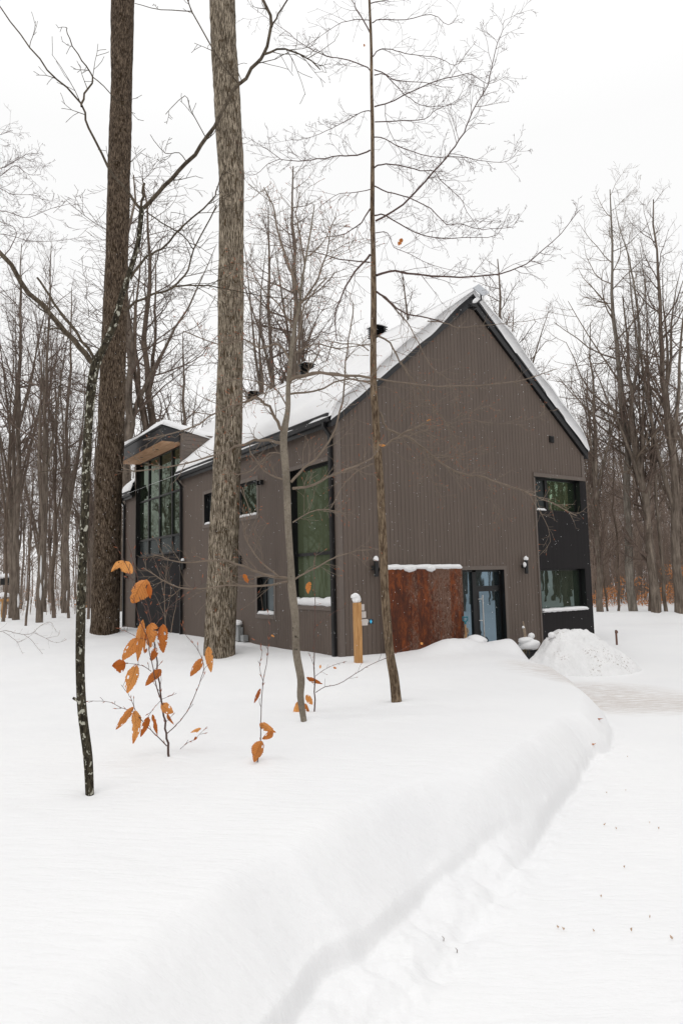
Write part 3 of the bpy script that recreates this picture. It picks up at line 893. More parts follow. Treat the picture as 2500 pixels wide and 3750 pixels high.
# satellite dish on its arm at the peak
dz = rz(RID)
def hl(px, py, t):
    P = CAMP + ray(px, py) * ((t + HC.dot(HV)) / ray(px, py).dot(HV))
    return Vector(((P - HC).dot(HU), t, P.z))
a_ = hl(1713, 1122, -.32); b_ = hl(1738, 1136, -.32)
d = MB(); d.box(a_.x, b_.x, -.34, -.30, b_.z, a_.z + .06); d.box(a_.x + .03, b_.x - .03, -.44, -.342, b_.z + .03, a_.z)
dish = d.build('dish_mount', BLACK, roof)
d = MB()
d.tube([hl(1728, 1124, -.40), hl(1744, 1108, -.42), hl(1761, 1098, -.45), hl(1760, 1082, -.45), hl(1757, 1069, -.44)], [.028, .026, .022, .022, .02], 8)
d.build('dish_arm', FASCIA, dish)
d = MB()
q = [hl(1730, 1054, -.50), hl(1751, 1041, -.28), hl(1790, 1073, -.34), hl(1767, 1083.5, -.56)]
nn = (q[1] - q[0]).cross(q[2] - q[1]).normalized() * .012
d.prism([p - nn for p in q], [p + nn for p in q])
d.build('dish_panel', DISH, dish)
c_ = hl(1742, 1104, -.43)
k_ = blob('snow_cap', SNOW, dish, c_ + Vector((0, 0, .035)), (.15, .06, .055), seed=2, flat=False, rough=.1); k_.rotation_euler = (0, -R(38), 0)

# wall lamps, vents, meter
def wall_lamp(s, z, cap=True):
    l = MB()
    l.lathe((s, -.12, z - .18), [(.045, 0), (.05, .01), (.05, .34), (.045, .35)], 18)
    l.box(s - .035, s + .035, -.07, -.018, z - .03, z + .07)
    l.lathe((s, -.03, z - .03), [(.06, 0), (.06, .1)], 12)
    o = l.build('wall_lamp', BLACK, house)
    if cap: blob('snow_cap', SNOW, o, (s, -.12, z + .20), (.062, .062, .085), seed=s, rough=.25)
wall_lamp(.92, 2.44); wall_lamp(5.915, 2.44)
blob('snow_cap', SNOW, bpy.data.objects['wall_lamp.001'], (5.86, -.11, 2.50), (.04, .05, .07), seed=9, flat=False)
l = MB(); l.lathe((1.10, -.05, 2.36), [(.02, 0), (.05, .03), (.05, .09), (.02, .12)], 14); l.build('wall_sensor', BLACK, house)
l = MB(); l.box(7.265, 7.445, -.035, -.001, 5.955, 6.14)
for i in range(5): l.box(7.275, 7.435, -.055, -.036, 5.97 + i * .034, 5.985 + i * .034)
l.build('wall_vent', BLACK, house)
l = MB(); l.box(-.05, -.001, 4.82, 5.02, 2.68, 2.94)
for i in range(5): l.box(-.075, -.051, 4.84, 5.0, 2.70 + i * .045, 2.72 + i * .045)
l.build('wall_vent', BLACK, house)
l = MB(); l.lathe((-.09, 9.0, 2.66), [(.05, 0), (.06, .02), (.06, .26), (.05, .28)], 14); l.box(-.05, -.001, 8.95, 9.05, 2.7, 2.85)
o = l.build('wall_lamp', BLACK, house); blob('snow_cap', SNOW, o, (-.09, 9.0, 2.96), (.06, .06, .07), seed=5)
l = MB(); l.lathe((-.09, LEN - .45, 2.45), [(.02, 0), (.06, .03), (.06, .1), (.03, .13)], 12); l.box(-.06, -.001, LEN - .5, LEN - .4, 2.48, 2.56); l.build('wall_camera', BLACK, house)
l = MB(); l.box(-.06, -.001, 3.50, 3.58, 4.76, 4.84); l.box(-.10, -.061, 3.44, 3.64, 4.79, 4.82); l.box(-.13, -.04, 3.41, 3.47, 4.76, 4.87); l.box(-.13, -.04, 3.61, 3.67, 4.76, 4.87); l.build('security_light', BLACK, house)
l = MB(); l.box(-.17, -.03, 4.72, 4.98, .62, .98); l.lathe((-.11, 4.85, .98), [(.085, 0), (.085, .06), (.06, .08)], 14); l.tube([(-.09, 4.85, .62), (-.09, 4.85, .2)], [.03, .03], 8); l.box(-.16, -.02, 4.42, 4.60, .62, .78)
l.build('gas_meter', GREYM, house)
blob('snow_cap', SNOW, bpy.data.objects['gas_meter'], (-.11, 4.85, 1.07), (.12, .12, .11), seed=3)

# ------------------------------------------------------------------ ploughed snow pile beside the corner
def snow_pile():
    c = at(2085, 2440, 16.0)
    cx, cy = 5.36, 16.1
    n, R_ = 120, 2.3
    g = np.linspace(-R_, R_, n); X, Y = np.meshgrid(g, g, indexing='ij')
    ang = np.arctan2(Y, X); rad = np.hypot(X / 1.12, Y / .95)
    rad = rad * (1 + .12 * fbm(np.cos(ang) * 2 + 7, np.sin(ang) * 2 + 3, 3, 60))
    skirt = np.where(X > 0, 1.35, 1.0)
    rad = np.where(X > 0, np.hypot(X / 1.3, Y / .95), np.hypot(X / .98, Y / .95)) * (1 + .12 * fbm(np.cos(ang) * 2 + 7, np.sin(ang) * 2 + 3, 3, 60))
    k_ = np.clip(1 - rad / 1.12, 0, 1)
    Z = .90 * (1 - (1 - k_) ** 2) ** 1.1 * (1 - .22 * ss((X - .1) / .9)) * (1 + .12 * ss((-X - .2) / .6))
    mask = np.clip(k_ * 5, 0, 1)
    Z += mask * (.15 * fbm(X * 2.3 + 9, Y * 2.3, 4, 70) + .10 * np.abs(fbm(X * 7, Y * 7, 3, 71)) + .03 * fbm(X * 20, Y * 20, 2, 72))
    Zb = height((X + cx).ravel(), (Y + cy).ravel()).reshape(X.shape)
    Z = np.where(k_ > 0, Zb + Z, Zb - .06)
    o = MB(); o.v = [(float(a), float(b), float(c)) for a, b, c in zip((X).ravel(), (Y).ravel(), Z.ravel())]
    for i in range(n - 1):
        for j in range(n - 1):
            if k_[i, j] <= 0 and k_[i + 1, j + 1] <= 0 and k_[i + 1, j] <= 0 and k_[i, j + 1] <= 0: continue
            a = i * n + j; o.f.append((a, a + n, a + n + 1, a + 1))
    ob = o.build('snow_pile', DIRTY, None, smooth=True, loc=(cx, cy, 0))
    tag(ob, 'lumpy mound of ploughed snow with dirt specks at the black corner of the house', 'snow pile')
    lump = MB()
    return ob
pile = snow_pile()
P = at(2018, 2326, 15.9)
o = blob('snow_lump', SNOW, None, (P.x, P.y, P.z), (.075, .07, .07), flat=False); tag(o, 'small round snowball perched on the left shoulder of the ploughed mound', 'snowball')

# ------------------------------------------------------------------ small things
# sign post
g = on_ground(1312, 2427)
P0 = at(1312, 2427, g.y); 
post = empty('sign_post', (g.x, g.y, g.z), 0, 'square timber sign post with a tall snow cap standing in front of the brown wall', 'sign post')
ptop = at(1303, 2207, g.y).z - g.z
m_ = MB(); h_ = .068
m_.box(-h_, h_, -h_, h_, -.4, ptop)
po = m_.build('post', POSTW, post); post.rotation_euler = (0, 0, R(20))
blob('snow_cap', SNOW, post, (-.01, 0, ptop + .07), (.085, .08, .10), seed=3, rough=.3, flat=False)
blob('snow_cap', SNOW, post, (-.035, 0, ptop + .13), (.085, .075, .06), seed=8, rough=.3, flat=False)
def plank(x0, x1, z0_, z1_, mat, y=-.0, tilt=0, name='sign_board'):
    b_ = MB(); b_.box(x0, x1, y - .012, y + .012, z0_, z1_)
    return b_.build(name, mat, post)
pz = lambda py: at(1312, py, g.y).z - g.z
plank(.0705, .145, pz(2236), pz(2213), SIGNW, -.02); plank(.0705, .175, pz(2263), pz(2240), SIGNW, -.02); plank(.0705, .205, pz(2291), pz(2268), SIGNW, -.03)
dp = plank(.150, .345, pz(2288), pz(2268), SIGND, .0, name='sign_plate')
zc = (pz(2288) + pz(2268)) / 2
b_ = MB(); xx = .285; b_.prism([(xx - .026, -.0165, zc), (xx, -.0165, zc - .042), (xx + .026, -.0165, zc), (xx, -.0165, zc + .042)], [(xx - .026, -.0125, zc), (xx, -.0125, zc - .042), (xx + .026, -.0125, zc), (xx, -.0125, zc + .042)])
b_.build('blue_diamond', SIGNB, dp)
b_ = MB()   # the letter showing past the pale board reads as P / curve of a P
pts = []
for i in range(9):
    a = -math.pi / 2 + math.pi * i / 8; pts.append((.212 + .020 * math.cos(a), -.0155, zc + .012 + .024 * math.sin(a)))
b_.tube([(.206, -.0155, zc - .012)] + pts + [(.206, -.0155, zc + .036)], [.0055] * 11, 6)
b_.build('lettering', SIGNT, dp)

# planter by the door
pc = house_pt(5.2, -.7)
pc.z = .0
pl = empty('planter', (pc.x, pc.y, -.15), HA, 'black pot of dry grass and cut sticks under a thick snow block beside the door', 'planter')
pl.scale = (.76, .76, .76)
pr = MB(); pr.lathe((0, 0, 0), [(.19, 0), (.21, .02), (.27, .62), (.29, .63), (.29, .67), (.25, .67), (.24, .60)], 20); pr.build('pot', POT, pl)
b0 = blob('snow_cap', SNOW, pl, (0, 0, .84), (.37, .34, .20), seed=1.3, rough=.14, freq=1.6, flat=False)
blob('snow_cap', SNOW, pl, (-.15, 0, .98), (.27, .22, .12), seed=4, rough=.2, flat=False)
blob('snow_cap', SNOW, pl, (.07, -.05, 1.12), (.12, .1, .10), seed=5, rough=.2, flat=False)
st_ = MB()
st_.tube([(-.16, 0, .7), (-.19, .0, 1.2), (-.215, .02, 1.37)], [.035, .032, .028], 8); 
st_.tube([(-.05, .05, .7), (-.10, .05, 1.25), (-.165, .06, 1.60)], [.03, .028, .022], 8); st_.tube([(-.3, 0, .8), (-.34, .02, 1.05)], [.03, .026], 8)
st_.build('cut_sticks', STICK, pl)
blob('snow_cap', SNOW, pl, (-.215, .02, 1.40), (.045, .045, .06), seed=6)
gr = MB()
for i in range(26):
    a = random.uniform(0, 6.28); r_ = random.uniform(.28, .46)
    x, y = math.cos(a), math.sin(a)
    gr.tube([(x * .2, y * .2, .66), (x * .3, y * .3, .70), (x * r_, y * r_, .58 - random.random() * .14)], [.005, .004, .002], 3)
gr.build('dry_grass', mat_simple('straw', (.30, .21, .09), .8), pl)

# shovel and branch leaning by the door
sp = house_pt(3.66, -.42)
yy = sp.y
base_ = at(1706, 2372, yy); top_ = at(1703, 2286, yy)
sh = empty('snow_shovel', (base_.x, base_.y, base_.z - .25), 0, 'snow shovel with wooden shaft and teal D handle stuck upright beside the door', 'shovel')
def rel(p, o_): return (p[0] - o_.location.x, p[1] - o_.location.y, p[2] - o_.location.z)
s_ = MB(); s_.tube([(0, 0, 0), rel(top_, sh)], [.016, .016], 8); s_.build('shaft', POSTW, sh)
s_ = MB(); tt = Vector(rel(top_, sh))
s_.tube([tt, tt + Vector((0, 0, .05)), tt + Vector((-.055, 0, .10)), tt + Vector((-.06, 0, .17)), tt + Vector((.06, 0, .17)), tt + Vector((.055, 0, .10)), tt + Vector((0, 0, .05))], [.022, .018, .017, .018, .018, .017, .018], 8)
s_.build('grip', TEAL, sh)
s_ = MB(); s_.box(-.16, .16, -.01, .01, -.25, .05); s_.build('blade', TEAL, sh)
lb = empty('driftwood_branch', (base_.x - .05, base_.y + .15, base_.z - .2), 0, 'bleached crooked branch propped upright against the rusty screen edge', 'branch')
s_ = MB(); pts = [at(1704, 2370, yy + .15), at(1702, 2335, yy + .15), at(1694, 2305, yy + .2), at(1692, 2280, yy + .2), at(1688, 2260, yy + .2)]
s_.tube([rel(p, lb) for p in pts], [.045, .05, .05, .04, .035], 8); s_.tube([rel(pts[1], lb), rel(at(1712, 2312, yy + .15), lb), rel(at(1709, 2300, yy + .12), lb)], [.035, .03, .02], 7)
s_.build('stem', STICK, lb)
P = at(1738, 2352, yy - .25); o = blob('snow_lump', SNOW, None, (P.x, P.y, P.z), (.28, .24, .17), seed=8); tag(o, 'rounded drift of snow at the foot of the shovel in front of the door', 'snow drift')
# stake
g = on_ground(2257, 2362)
st = MB(); ht = at(2257, 2307, g.y).z - g.z; st.box(-.022, .022, -.02, .02, -.2, ht); st.box(-.026, .045, -.025, .025, ht - .09, ht - .02)
o = st.build('marker_stake', RUSTP, None, loc=(g.x, g.y, g.z)); tag(o, 'short rusty marker stake standing alone in the snow right of the house', 'stake')
# far left trail posts
for (px_, py_, top, nm, lab) in ((14, 2262, 2192, 'trail_post', 'wooden trail post with a snow cap at the left edge of the woods'), (22, 2250, 2118, 'bird_feeder', 'dark box on a pole under a snow slab at the left edge')):
    g = on_ground(px_, py_ if py_ > 2255 else 2252)
    e_ = empty(nm, (g.x, g.y, g.z), 0, lab, nm.replace('_', ' '))
    ht = at(px_, top, g.y).z - g.z
    q = MB()
    if nm == 'trail_post':
        q.box(-.11, .11, -.07, .07, -.3, ht); q.build('post', POSTW, e_); q = MB(); q.box(-.2, .32, -.10, -.071, ht - .16, ht - .02); q.build('sign_board', POSTW, e_)
        blob('snow_cap', SNOW, e_, (.02, 0, ht + .14), (.33, .2, .2), seed=3)
    else:
        q.box(-.05, .05, -.05, .05, -.3, ht - .4); q.build('pole', BARK_FAR2, e_); q = MB(); q.box(-.28, .28, -.2, .2, ht - .4, ht); q.build('box', BLACK, e_)
        blob('snow_cap', SNOW, e_, (0, 0, ht + .1), (.42, .3, .2), seed=3)

# ------------------------------------------------------------------ trees
def jitter(v, a):
    return Vector((v.x + random.uniform(-a, a), v.y + random.uniform(-a, a), v.z + random.uniform(-a, a)))
def grow(mb, p, d, length, r0, lvl, nseg=5, kids=4, spread=.8, up=.1, wig=.22, minr=.0016, sides=(6, 5, 4, 3, 3), taper=.25, kr=.6, bud=None):
    pts = [p.copy()]; rad = [r0]; d = d.normalized(); step = length / nseg; dirs = [d.copy()]
    for i in range(nseg):
        d = jitter(d, wig); d.z += up * .35; d.normalize()
        p = p + d * step
        pts.append(p.copy()); dirs.append(d.copy()); rad.append(max(minr, r0 * (1 - (1 - taper) * (i + 1) / nseg)))
    mb.tube(pts, rad, sides[min(lvl, len(sides) - 1)] if r0 > .004 else 3, cap=False)
    if bud is not None and lvl <= 0 and random.random() < .5:
        q = pts[-1]; bud.tube([q, q + d * .012, q + d * .03], [.0015, .0035, .0005], 4, cap=False)
    if lvl <= 0: return
    for k_ in range(kids):
        f_ = (k_ + random.uniform(.3, 1.0)) / kids
        x = f_ * nseg * .999; i = int(x); q = pts[i].lerp(pts[i + 1], x - i)
        dd = dirs[i]
        side = dd.orthogonal().normalized(); side.rotate(Matrix.Rotation(random.uniform(0, 6.283), 3, dd))
        nd = (dd * (1 - spread * .45) + side * spread).normalized()
        grow(mb, q, nd, length * random.uniform(.35, .62) * (1.15 - .55 * f_), max(minr, rad[i] * kr), lvl - 1, max(3, nseg - 1), kids, spread, up, wig, minr, sides, taper, kr, bud)

# forest tree prototypes
def forest_tree(seed, H, r, crown0=.35, nb=26, lvl=2, lean=0.0, forks=0, spreadw=1.0, mat=BARK_FAR, kids=5):
    random.seed(seed)
    tr = MB(); cr = MB()
    n = 16; pts = []; rad = []; x = y = 0.0
    for i in range(n + 1):
        f_ = i / n
        x += random.uniform(-.01, .01) * H * .75 + lean * H / n; y += random.uniform(-.01, .01) * H * .75
        pts.append(Vector((x, y, -.4 + f_ * (H + .4)))); rad.append(max(.008, r * (1.12 if i == 0 else 1) * (1 - f_ * .93) ** .85))
    tr.tube(pts, rad, 9, cap=False, rough=.25, seed=seed)
    leaders = [(pts, rad, crown0)]
    for q in range(forks):
        f_ = random.uniform(.25, .55); i = int(f_ * n)
        a = random.uniform(0, 6.28); d_ = Vector((math.cos(a) * .24, math.sin(a) * .24, 1)).normalized()
        L = H * (1 - f_) * random.uniform(.75, .95); p2 = [pts[i].copy()]; r2 = [rad[i] * .7]; dd = d_
        for s_ in range(9):
            dd = jitter(dd, .13); dd.z += .05; dd.normalize(); p2.append(p2[-1] + dd * L / 9); r2.append(max(.006, rad[i] * .7 * (1 - (s_ + 1) / 9.6)))
        tr.tube(p2, r2, 6, cap=False); leaders.append((p2, r2, .15))
    for (lp, lr, c0) in leaders:
        m_ = len(lp) - 1; cnt = nb if lp is pts else nb // 3
        for b_ in range(cnt):
            f_ = c0 + (1 - c0) * ((b_ + random.random()) / cnt)
            x_ = f_ * m_ * .999; i = int(x_); q = lp[i].lerp(lp[i + 1], x_ - i)
            a = random.uniform(0, 6.283); el = random.uniform(.2, .95)
            d_ = Vector((math.cos(a) * math.cos(el), math.sin(a) * math.cos(el), math.sin(el)))
            L = H * random.uniform(.13, .24) * (1.25 - .85 * (f_ - c0) / (1 - c0 + 1e-6)) * spreadw
            grow(cr, q, d_, L, max(.008, lr[i] * .42), lvl, 5, kids, .85, .28, .24, .0042, (5, 4, 3, 3), .3, .55)
    return tr.mesh('trunk', True), cr.mesh('branches'), mat
PROTO = {}
def proto(key, *a, **kw):
    t_, c_, mt = forest_tree(*a, **kw)
    t_.materials.append(mt); c_.materials.append(TWIG if mt is not BARK_PALE else TWIG_GREY)
    PROTO[key] = (t_, c_, a[1])
proto('tall', 11, 20, .21, .32, 26, 2, .003, 1, 1.0, BARK_PALE, 6)
proto('vase', 12, 16, .22, .15, 26, 2, .0, 5, .9, BARK_FAR, 5)
proto('twin', 13, 19, .24, .42, 20, 2, .01, 4, .9, BARK_FAR, 5)
proto('slim', 14, 18, .13, .40, 22, 2, .004, 2, .75, BARK_FAR, 5)
proto('slimdark', 15, 17, .14, .35, 22, 2, -.006, 3, .8, BARK_FAR2, 5)
proto('stout', 16, 18, .27, .38, 20, 2, .006, 4, 1.0, BARK_FAR, 5)
proto('young', 17, 9, .055, .25, 20, 2, .004, 0, .9, BARK_FAR2, 4)
proto('whip', 18, 6, .03, .2, 14, 1, .01, 0, .9, BARK_FAR, 4)
def place_tree(key, base, scale, rot, label, group=None, snow=False, name='maple_tree'):
    tm, cm, H = PROTO[key]
    r_ = empty(name, base, rot, label, 'tree', group)
    r_.scale = (scale,) * 3 if not isinstance(scale, tuple) else scale
    for nm, me in (('trunk', tm), ('branches', cm)):
        o = bpy.data.objects.new(nm, me); COL.objects.link(o); o.parent = r_
    return r_
def tree_px(key, px, base_y, top_y, wpx, rot, label, group=None, name='maple_tree'):
    """stand a tree where its foot is seen on the snow"""
    g = on_ground(px, base_y)
    H = PROTO[key][2]
    h_ = at(px, top_y, g.y).z - g.z
    sc = h_ / H
    rr_ = {'tall': .21, 'vase': .22, 'twin': .24, 'slim': .13, 'slimdark': .14, 'stout': .27, 'young': .055, 'whip': .03}[key]
    wx = (wpx / FPX * g.y) / (2 * rr_)
    wx = min(max(wx, sc * .6), sc * 1.5)
    return place_tree(key, g, (wx, wx, sc), R(rot), label, group, name=name)
def tree_at(key, px, y, top_y, rot, label, group=None, sx=1.0, zg=.5):
    P = at(px, 2200, y); h_ = at(px, top_y, y).z - zg; sc = h_ / PROTO[key][2]
    return place_tree(key, (P.x, P.y, zg), (sc * sx, sc * sx, sc), R(rot), label, group)
GL = 'bare trees in the woods left of the house'
tree_px('twin', 43, 2264, 1000, 16, 10, 'bare tree near the left edge of the woods, close beside a thicker trunk', GL)
tree_px('stout', 60, 2270, 900, 20, 80, 'thick bare trunk second from the left edge, touching its thinner neighbour', GL)
tree_px('slimdark', 90, 2292, 1500, 6, 40, 'thin dark leaning stem in front of the left woods', GL)
tree_px('stout', 143, 2280, 900, 24, 200, 'thick bare tree midway between the left edge of the view and the lichened tree', GL)
tree_px('slim', 169, 2241, 1200, 12, 140, 'slender bare tree just right of the snow streaked trunk', GL)
tree_px('slimdark', 206, 2262, 1150, 14, 300, 'dark straight trunk in the open left woods', GL)
tree_px('twin', 240, 2245, 1050, 22, 30, 'broad greyish trunk left of the lichened foreground tree', GL)
tree_px('slim', 257, 2263, 1350, 10, 90, 'thin pale trunk tight against the broad greyish trunk', GL)
tree_px('slim', 188, 2236, 1300, 9, 220, 'small mossy trunk between the two darker trunks of the left woods', GL)
tree_px('slimdark', 6, 2277, 1100, 9, 120, 'dark trunk cut by the left edge of the view', GL)
tree_px('slimdark', 323, 2268, 1250, 10, 150, 'thin trunk between the lichened tree and the huge dark trunk', GL)
tree_px('slim', 447, 2240, 1200, 9, 20, 'slender trunk seen between the huge dark trunk and the house', GL)
GB = 'bare trees rising behind the house'
tree_at('slim', 512, 34, 640, 60, 'forked bare tree rising behind the canopy, beside the huge dark trunk', GB, 1.9)
tree_at('slimdark', 588, 35, 620, 170, 'bare tree rising behind the canopy, nearer the furrowed trunk', GB, 1.5)
tree_at('vase', 1110, 38, 640, 100, 'many stemmed bare tree behind the middle roof vent', GB, .9)
tree_at('twin', 1000, 44, 760, 210, 'bare tree behind the roof between the two farther vents', GB, .8)
tree_at('slim', 860, 50, 1180, 30, 'low bare crown just above the roof behind the farthest vent', GB)
tree_at('vase', 700, 48, 1230, 70, 'low bare crown showing left of the furrowed trunk', GB)
tree_at('vase', 1560, 46, 1010, 0, 'twiggy crown showing above the ridge left of the dish', GB)
tree_at('vase', 1860, 44, 930, 250, 'twiggy crown showing just right of the roof peak', GB)
GR = 'bare trees in the woods right of the house'
tree_px('tall', 2318, 2238, 690, 32, 200, 'tallest pale trunked tree right of the house', GR)
tree_px('vase', 2196, 2240, 1190, 24, 140, 'spreading bare tree closest to the right eave of the house', GR)
tree_px('vase', 2400, 2240, 1080, 34, 20, 'fan shaped clump of steep stems right of the tall pale tree', GR)
tree_px('stout', 2485, 2240, 740, 34, 110, 'thick bare tree at the right edge with a long low limb', GR)
tree_px('slimdark', 2370, 2238, 1100, 14, 60, 'dark upright tree between the tall pale tree and the fan shaped clump', GR)
tree_px('slim', 2440, 2238, 900, 14, 90, 'slender tree left of the thick right edge tree', GR)
tree_px('young', 2260, 2238, 1560, 10, 10, 'small tree between the eave tree and the tall pale tree', GR)
tree_px('young', 2225, 2238, 1650, 8, 200, 'small dark tree right beside the eave tree', GR)
def trunk_snow(root, px, py, h, w_):
    d_ = root.location.y - .18
    o = blob('trunk_snow', SNOW, root, at(px, py, d_), (w_, .05, h), seed=px * .1, flat=False, rough=.35)
    o.matrix_parent_inverse = Matrix.LocRotScale(root.location, root.rotation_euler, root.scale).inverted()
_T = [o for o in COL.objects if o.type == 'EMPTY' and o.get('category') == 'tree']
def near_tree(px, y0=10):
    return min(_T, key=lambda o: abs((at(px, 2200, o.location.y)).x - o.location.x))
for (px_, py_, h_, w_) in ((68, 2200, .35, .05), (150, 2165, .38, .05), (151, 2075, .55, .035), (96, 2130, .3, .03), (246, 2180, .3, .04)):
    trunk_snow(near_tree(px_), px_, py_, h_, w_)
# the crowd behind: individuals further off, sharing a description where nothing tells them apart
random.seed(5)
cnt = 0
spots = []
for side, n_ in (('left', 26), ('right', 18)):
    for i in range(n_):
        rs = random.getstate()
        px = random.uniform(-150, 470) if side == 'left' else random.uniform(2170, 2640)
        y = random.uniform(46, 85) if side == 'left' else random.uniform(36, 70)
        spots.append((px, y, side))
for i in range(26):
    spots.append((random.uniform(450, 2150), random.uniform(55, 90), 'behind'))
keys = ['slim', 'slimdark', 'twin', 'stout', 'vase', 'slim']
KD = {'slim': 'slender', 'slimdark': 'dark slender', 'twin': 'forked', 'stout': 'thick', 'vase': 'many stemmed'}
GRP = {'left': 'deep woods left of the house', 'right': 'deep woods right of the house', 'behind': 'distant trees over the roof'}
def woods_label(key, px, side):
    if side == 'left': z_ = ('at the left edge of the view', 'left of the lichened stem', 'right of the lichened stem', 'close to the far end of the house')[0 if px < 90 else 1 if px < 300 else 2 if px < 390 else 3]
    elif side == 'right': z_ = ('close to the right eave', 'behind the tall pale tree', 'at the right edge of the view')[0 if px < 2240 else 1 if px < 2390 else 2]
    else: z_ = ('over the far canopy', 'over the roof vents', 'over the gable peak')[0 if px < 900 else 1 if px < 1480 else 2]
    return '%s bare tree deep in the woods %s' % (KD[key], z_)
for (px, y, side) in spots:
    st_r = random.getstate()
    P = at(px, 2150, y)
    z = hz(P.x, P.y) - .05
    kk_ = random.choice(keys)
    place_tree(kk_, (P.x, P.y, z), random.uniform(.72, 1.0) if side != 'behind' else random.uniform(.72, .92), random.uniform(0, 6.28), woods_label(kk_, px, side), GRP[side])
    cnt += 1

# the far wood all round, read as one mass; it is what the panes mirror too
def far_woods():
    random.seed(31)
    o = MB()
    for i in range(1500):
        a = random.uniform(0, 6.283)
        d_ = random.uniform(29 if a < 2.4 else 34, 110) if 0.65 < a < 5.6 else random.uniform(88, 150)
        if a < .65 and a > .4 and random.random() < .35: d_ = random.uniform(55, 90)
        x, y = d_ * math.sin(a), d_ * math.cos(a)
        z = .4 + (5 * float(ss(np.array([(d_ - 120) / 100]))[0]))
        H = random.uniform(11, 18); r_ = random.uniform(.05, .2)
        lx, ly = random.uniform(-.05, .05), random.uniform(-.05, .05)
        pts = [Vector((x + lx * h, y + ly * h, z + h)) for h in (-.5, H * .3, H * .6, H * .85, H)]
        o.tube(pts, [r_, r_ * .8, r_ * .55, r_ * .3, .02], 4, cap=False)
        for b_ in range(20):
            h = random.uniform(.22, .97) * H; q = Vector((x + lx * h, y + ly * h, z + h))
            an = random.uniform(0, 6.28); L = random.uniform(1.4, 3.8) * (1.2 - h / H * .7); e = random.uniform(.5, 1.1)
            dd = Vector((math.cos(an) * math.cos(e), math.sin(an) * math.cos(e), math.sin(e)))
            q2 = q + dd * L * .5; q3 = q2 + (jitter(dd, .25)).normalized() * L * .5
            o.tube([q, q2, q3], [.06, .04, .02], 3, cap=False)
            for s_ in range(3):
                q4 = q.lerp(q3, random.uniform(.3, .9)); o.tube([q4, q4 + jitter(dd, .8).normalized() * L * .4], [.018, .008], 3, cap=False)
    ob = o.build('far_woods', mat_bark('bark_distant', (.12, .095, .078), (.27, .22, .18), 10, .12, (.35, .65)), None)
    tag(ob, 'distant leafless woods closing the view behind the nearer trees', 'woods', kind='stuff')
far_woods()
# brushy understory
def thicket(name, n, region, hmin, hmax, mat, label, seed, leafy=0):
    random.seed(seed); o = MB(); lf = MB()
    for i in range(n):
        x, y = region()
        z = hz(x, y) - .1
        H = random.uniform(hmin, hmax) * (random.random() ** .6 + .3); p = Vector((x, y, z)); r_ = random.uniform(.008, .028)
        d_ = jitter(Vector((0, 0, 1)), .16)
        pts = [p]
        for s_ in range(4): d_ = jitter(d_, .08).normalized(); pts.append(pts[-1] + d_ * H / 4)
        o.tube(pts, [r_, r_ * .8, r_ * .6, r_ * .4, r_ * .15], 3, cap=False)
        for b_ in range(9):
            k_ = random.uniform(.8, 3.99); i0 = int(k_); q = pts[i0].lerp(pts[i0 + 1], k_ - i0)
            a = random.uniform(0, 6.28); dd = Vector((math.cos(a), math.sin(a), random.uniform(.3, 1.4))).normalized(); L = H * random.uniform(.1, .25)
            q2 = q + dd * L; o.tube([q, q2], [.008, .004], 3, cap=False)
            q3 = q.lerp(q2, .5); o.tube([q3, q3 + jitter(dd, .9).normalized() * L * .6], [.005, .003], 3, cap=False)
    ob = o.build(name, mat, None); tag(ob, label, 'undergrowth', kind='stuff'); return ob
def reg_right():
    y = random.uniform(35, 62); px = random.uniform(2140, 2800); P = at(px, 2200, y); return P.x, P.y
def reg_left():
    y = random.uniform(40, 95); px = random.uniform(-500, 470); P = at(px, 2200, y); return P.x, P.y
thicket('undergrowth', 1500, reg_right, 3.5, 9.0, TWIG_BRUSH, 'dense brown brush between the trunks right of the house', 3)
thicket('undergrowth', 700, reg_left, 1.5, 6.5, TWIG_BRUSH, 'sparse brown brush between the trunks left of the house', 4)
def far_leaves(n, pick, label, seed):
    random.seed(seed); o = MB()
    for i in range(n):
        P = pick()
        for k_ in range(9):
            q = jitter(P, .38); q.z = P.z + random.uniform(-.16, .16); a = jitter(Vector((0, 0, 0)), 1).normalized() * .055; b_ = jitter(Vector((0, 0, 0)), 1).normalized() * .035
            o.quad(q - a, q - b_, q + a, q + b_)
    ob = o.build('beech_leaves', LEAF_FAR, None); tag(ob, label, 'leaves', kind='stuff')
def pr():
    c_ = random.choice([(2185, 2195), (2215, 2190), (2250, 2215), (2200, 2225), (2400, 2210), (2430, 2190), (2440, 2150), (2290, 2130), (2480, 2090), (2370, 2225), (2420, 2160), (2490, 2215), (2240, 2170), (2330, 2200)])
    return at(c_[0] + random.gauss(0, 22), c_[1] + random.gauss(0, 12), random.uniform(32.5, 36))
far_leaves(300, pr, 'withered orange leaves clinging low at the foot of the right woods', 8)
def pl_():
    return at(random.uniform(60, 320), random.gauss(2205, 22), random.uniform(45, 60))
far_leaves(38, pl_, 'faint withered leaves low among the left trunks', 9)

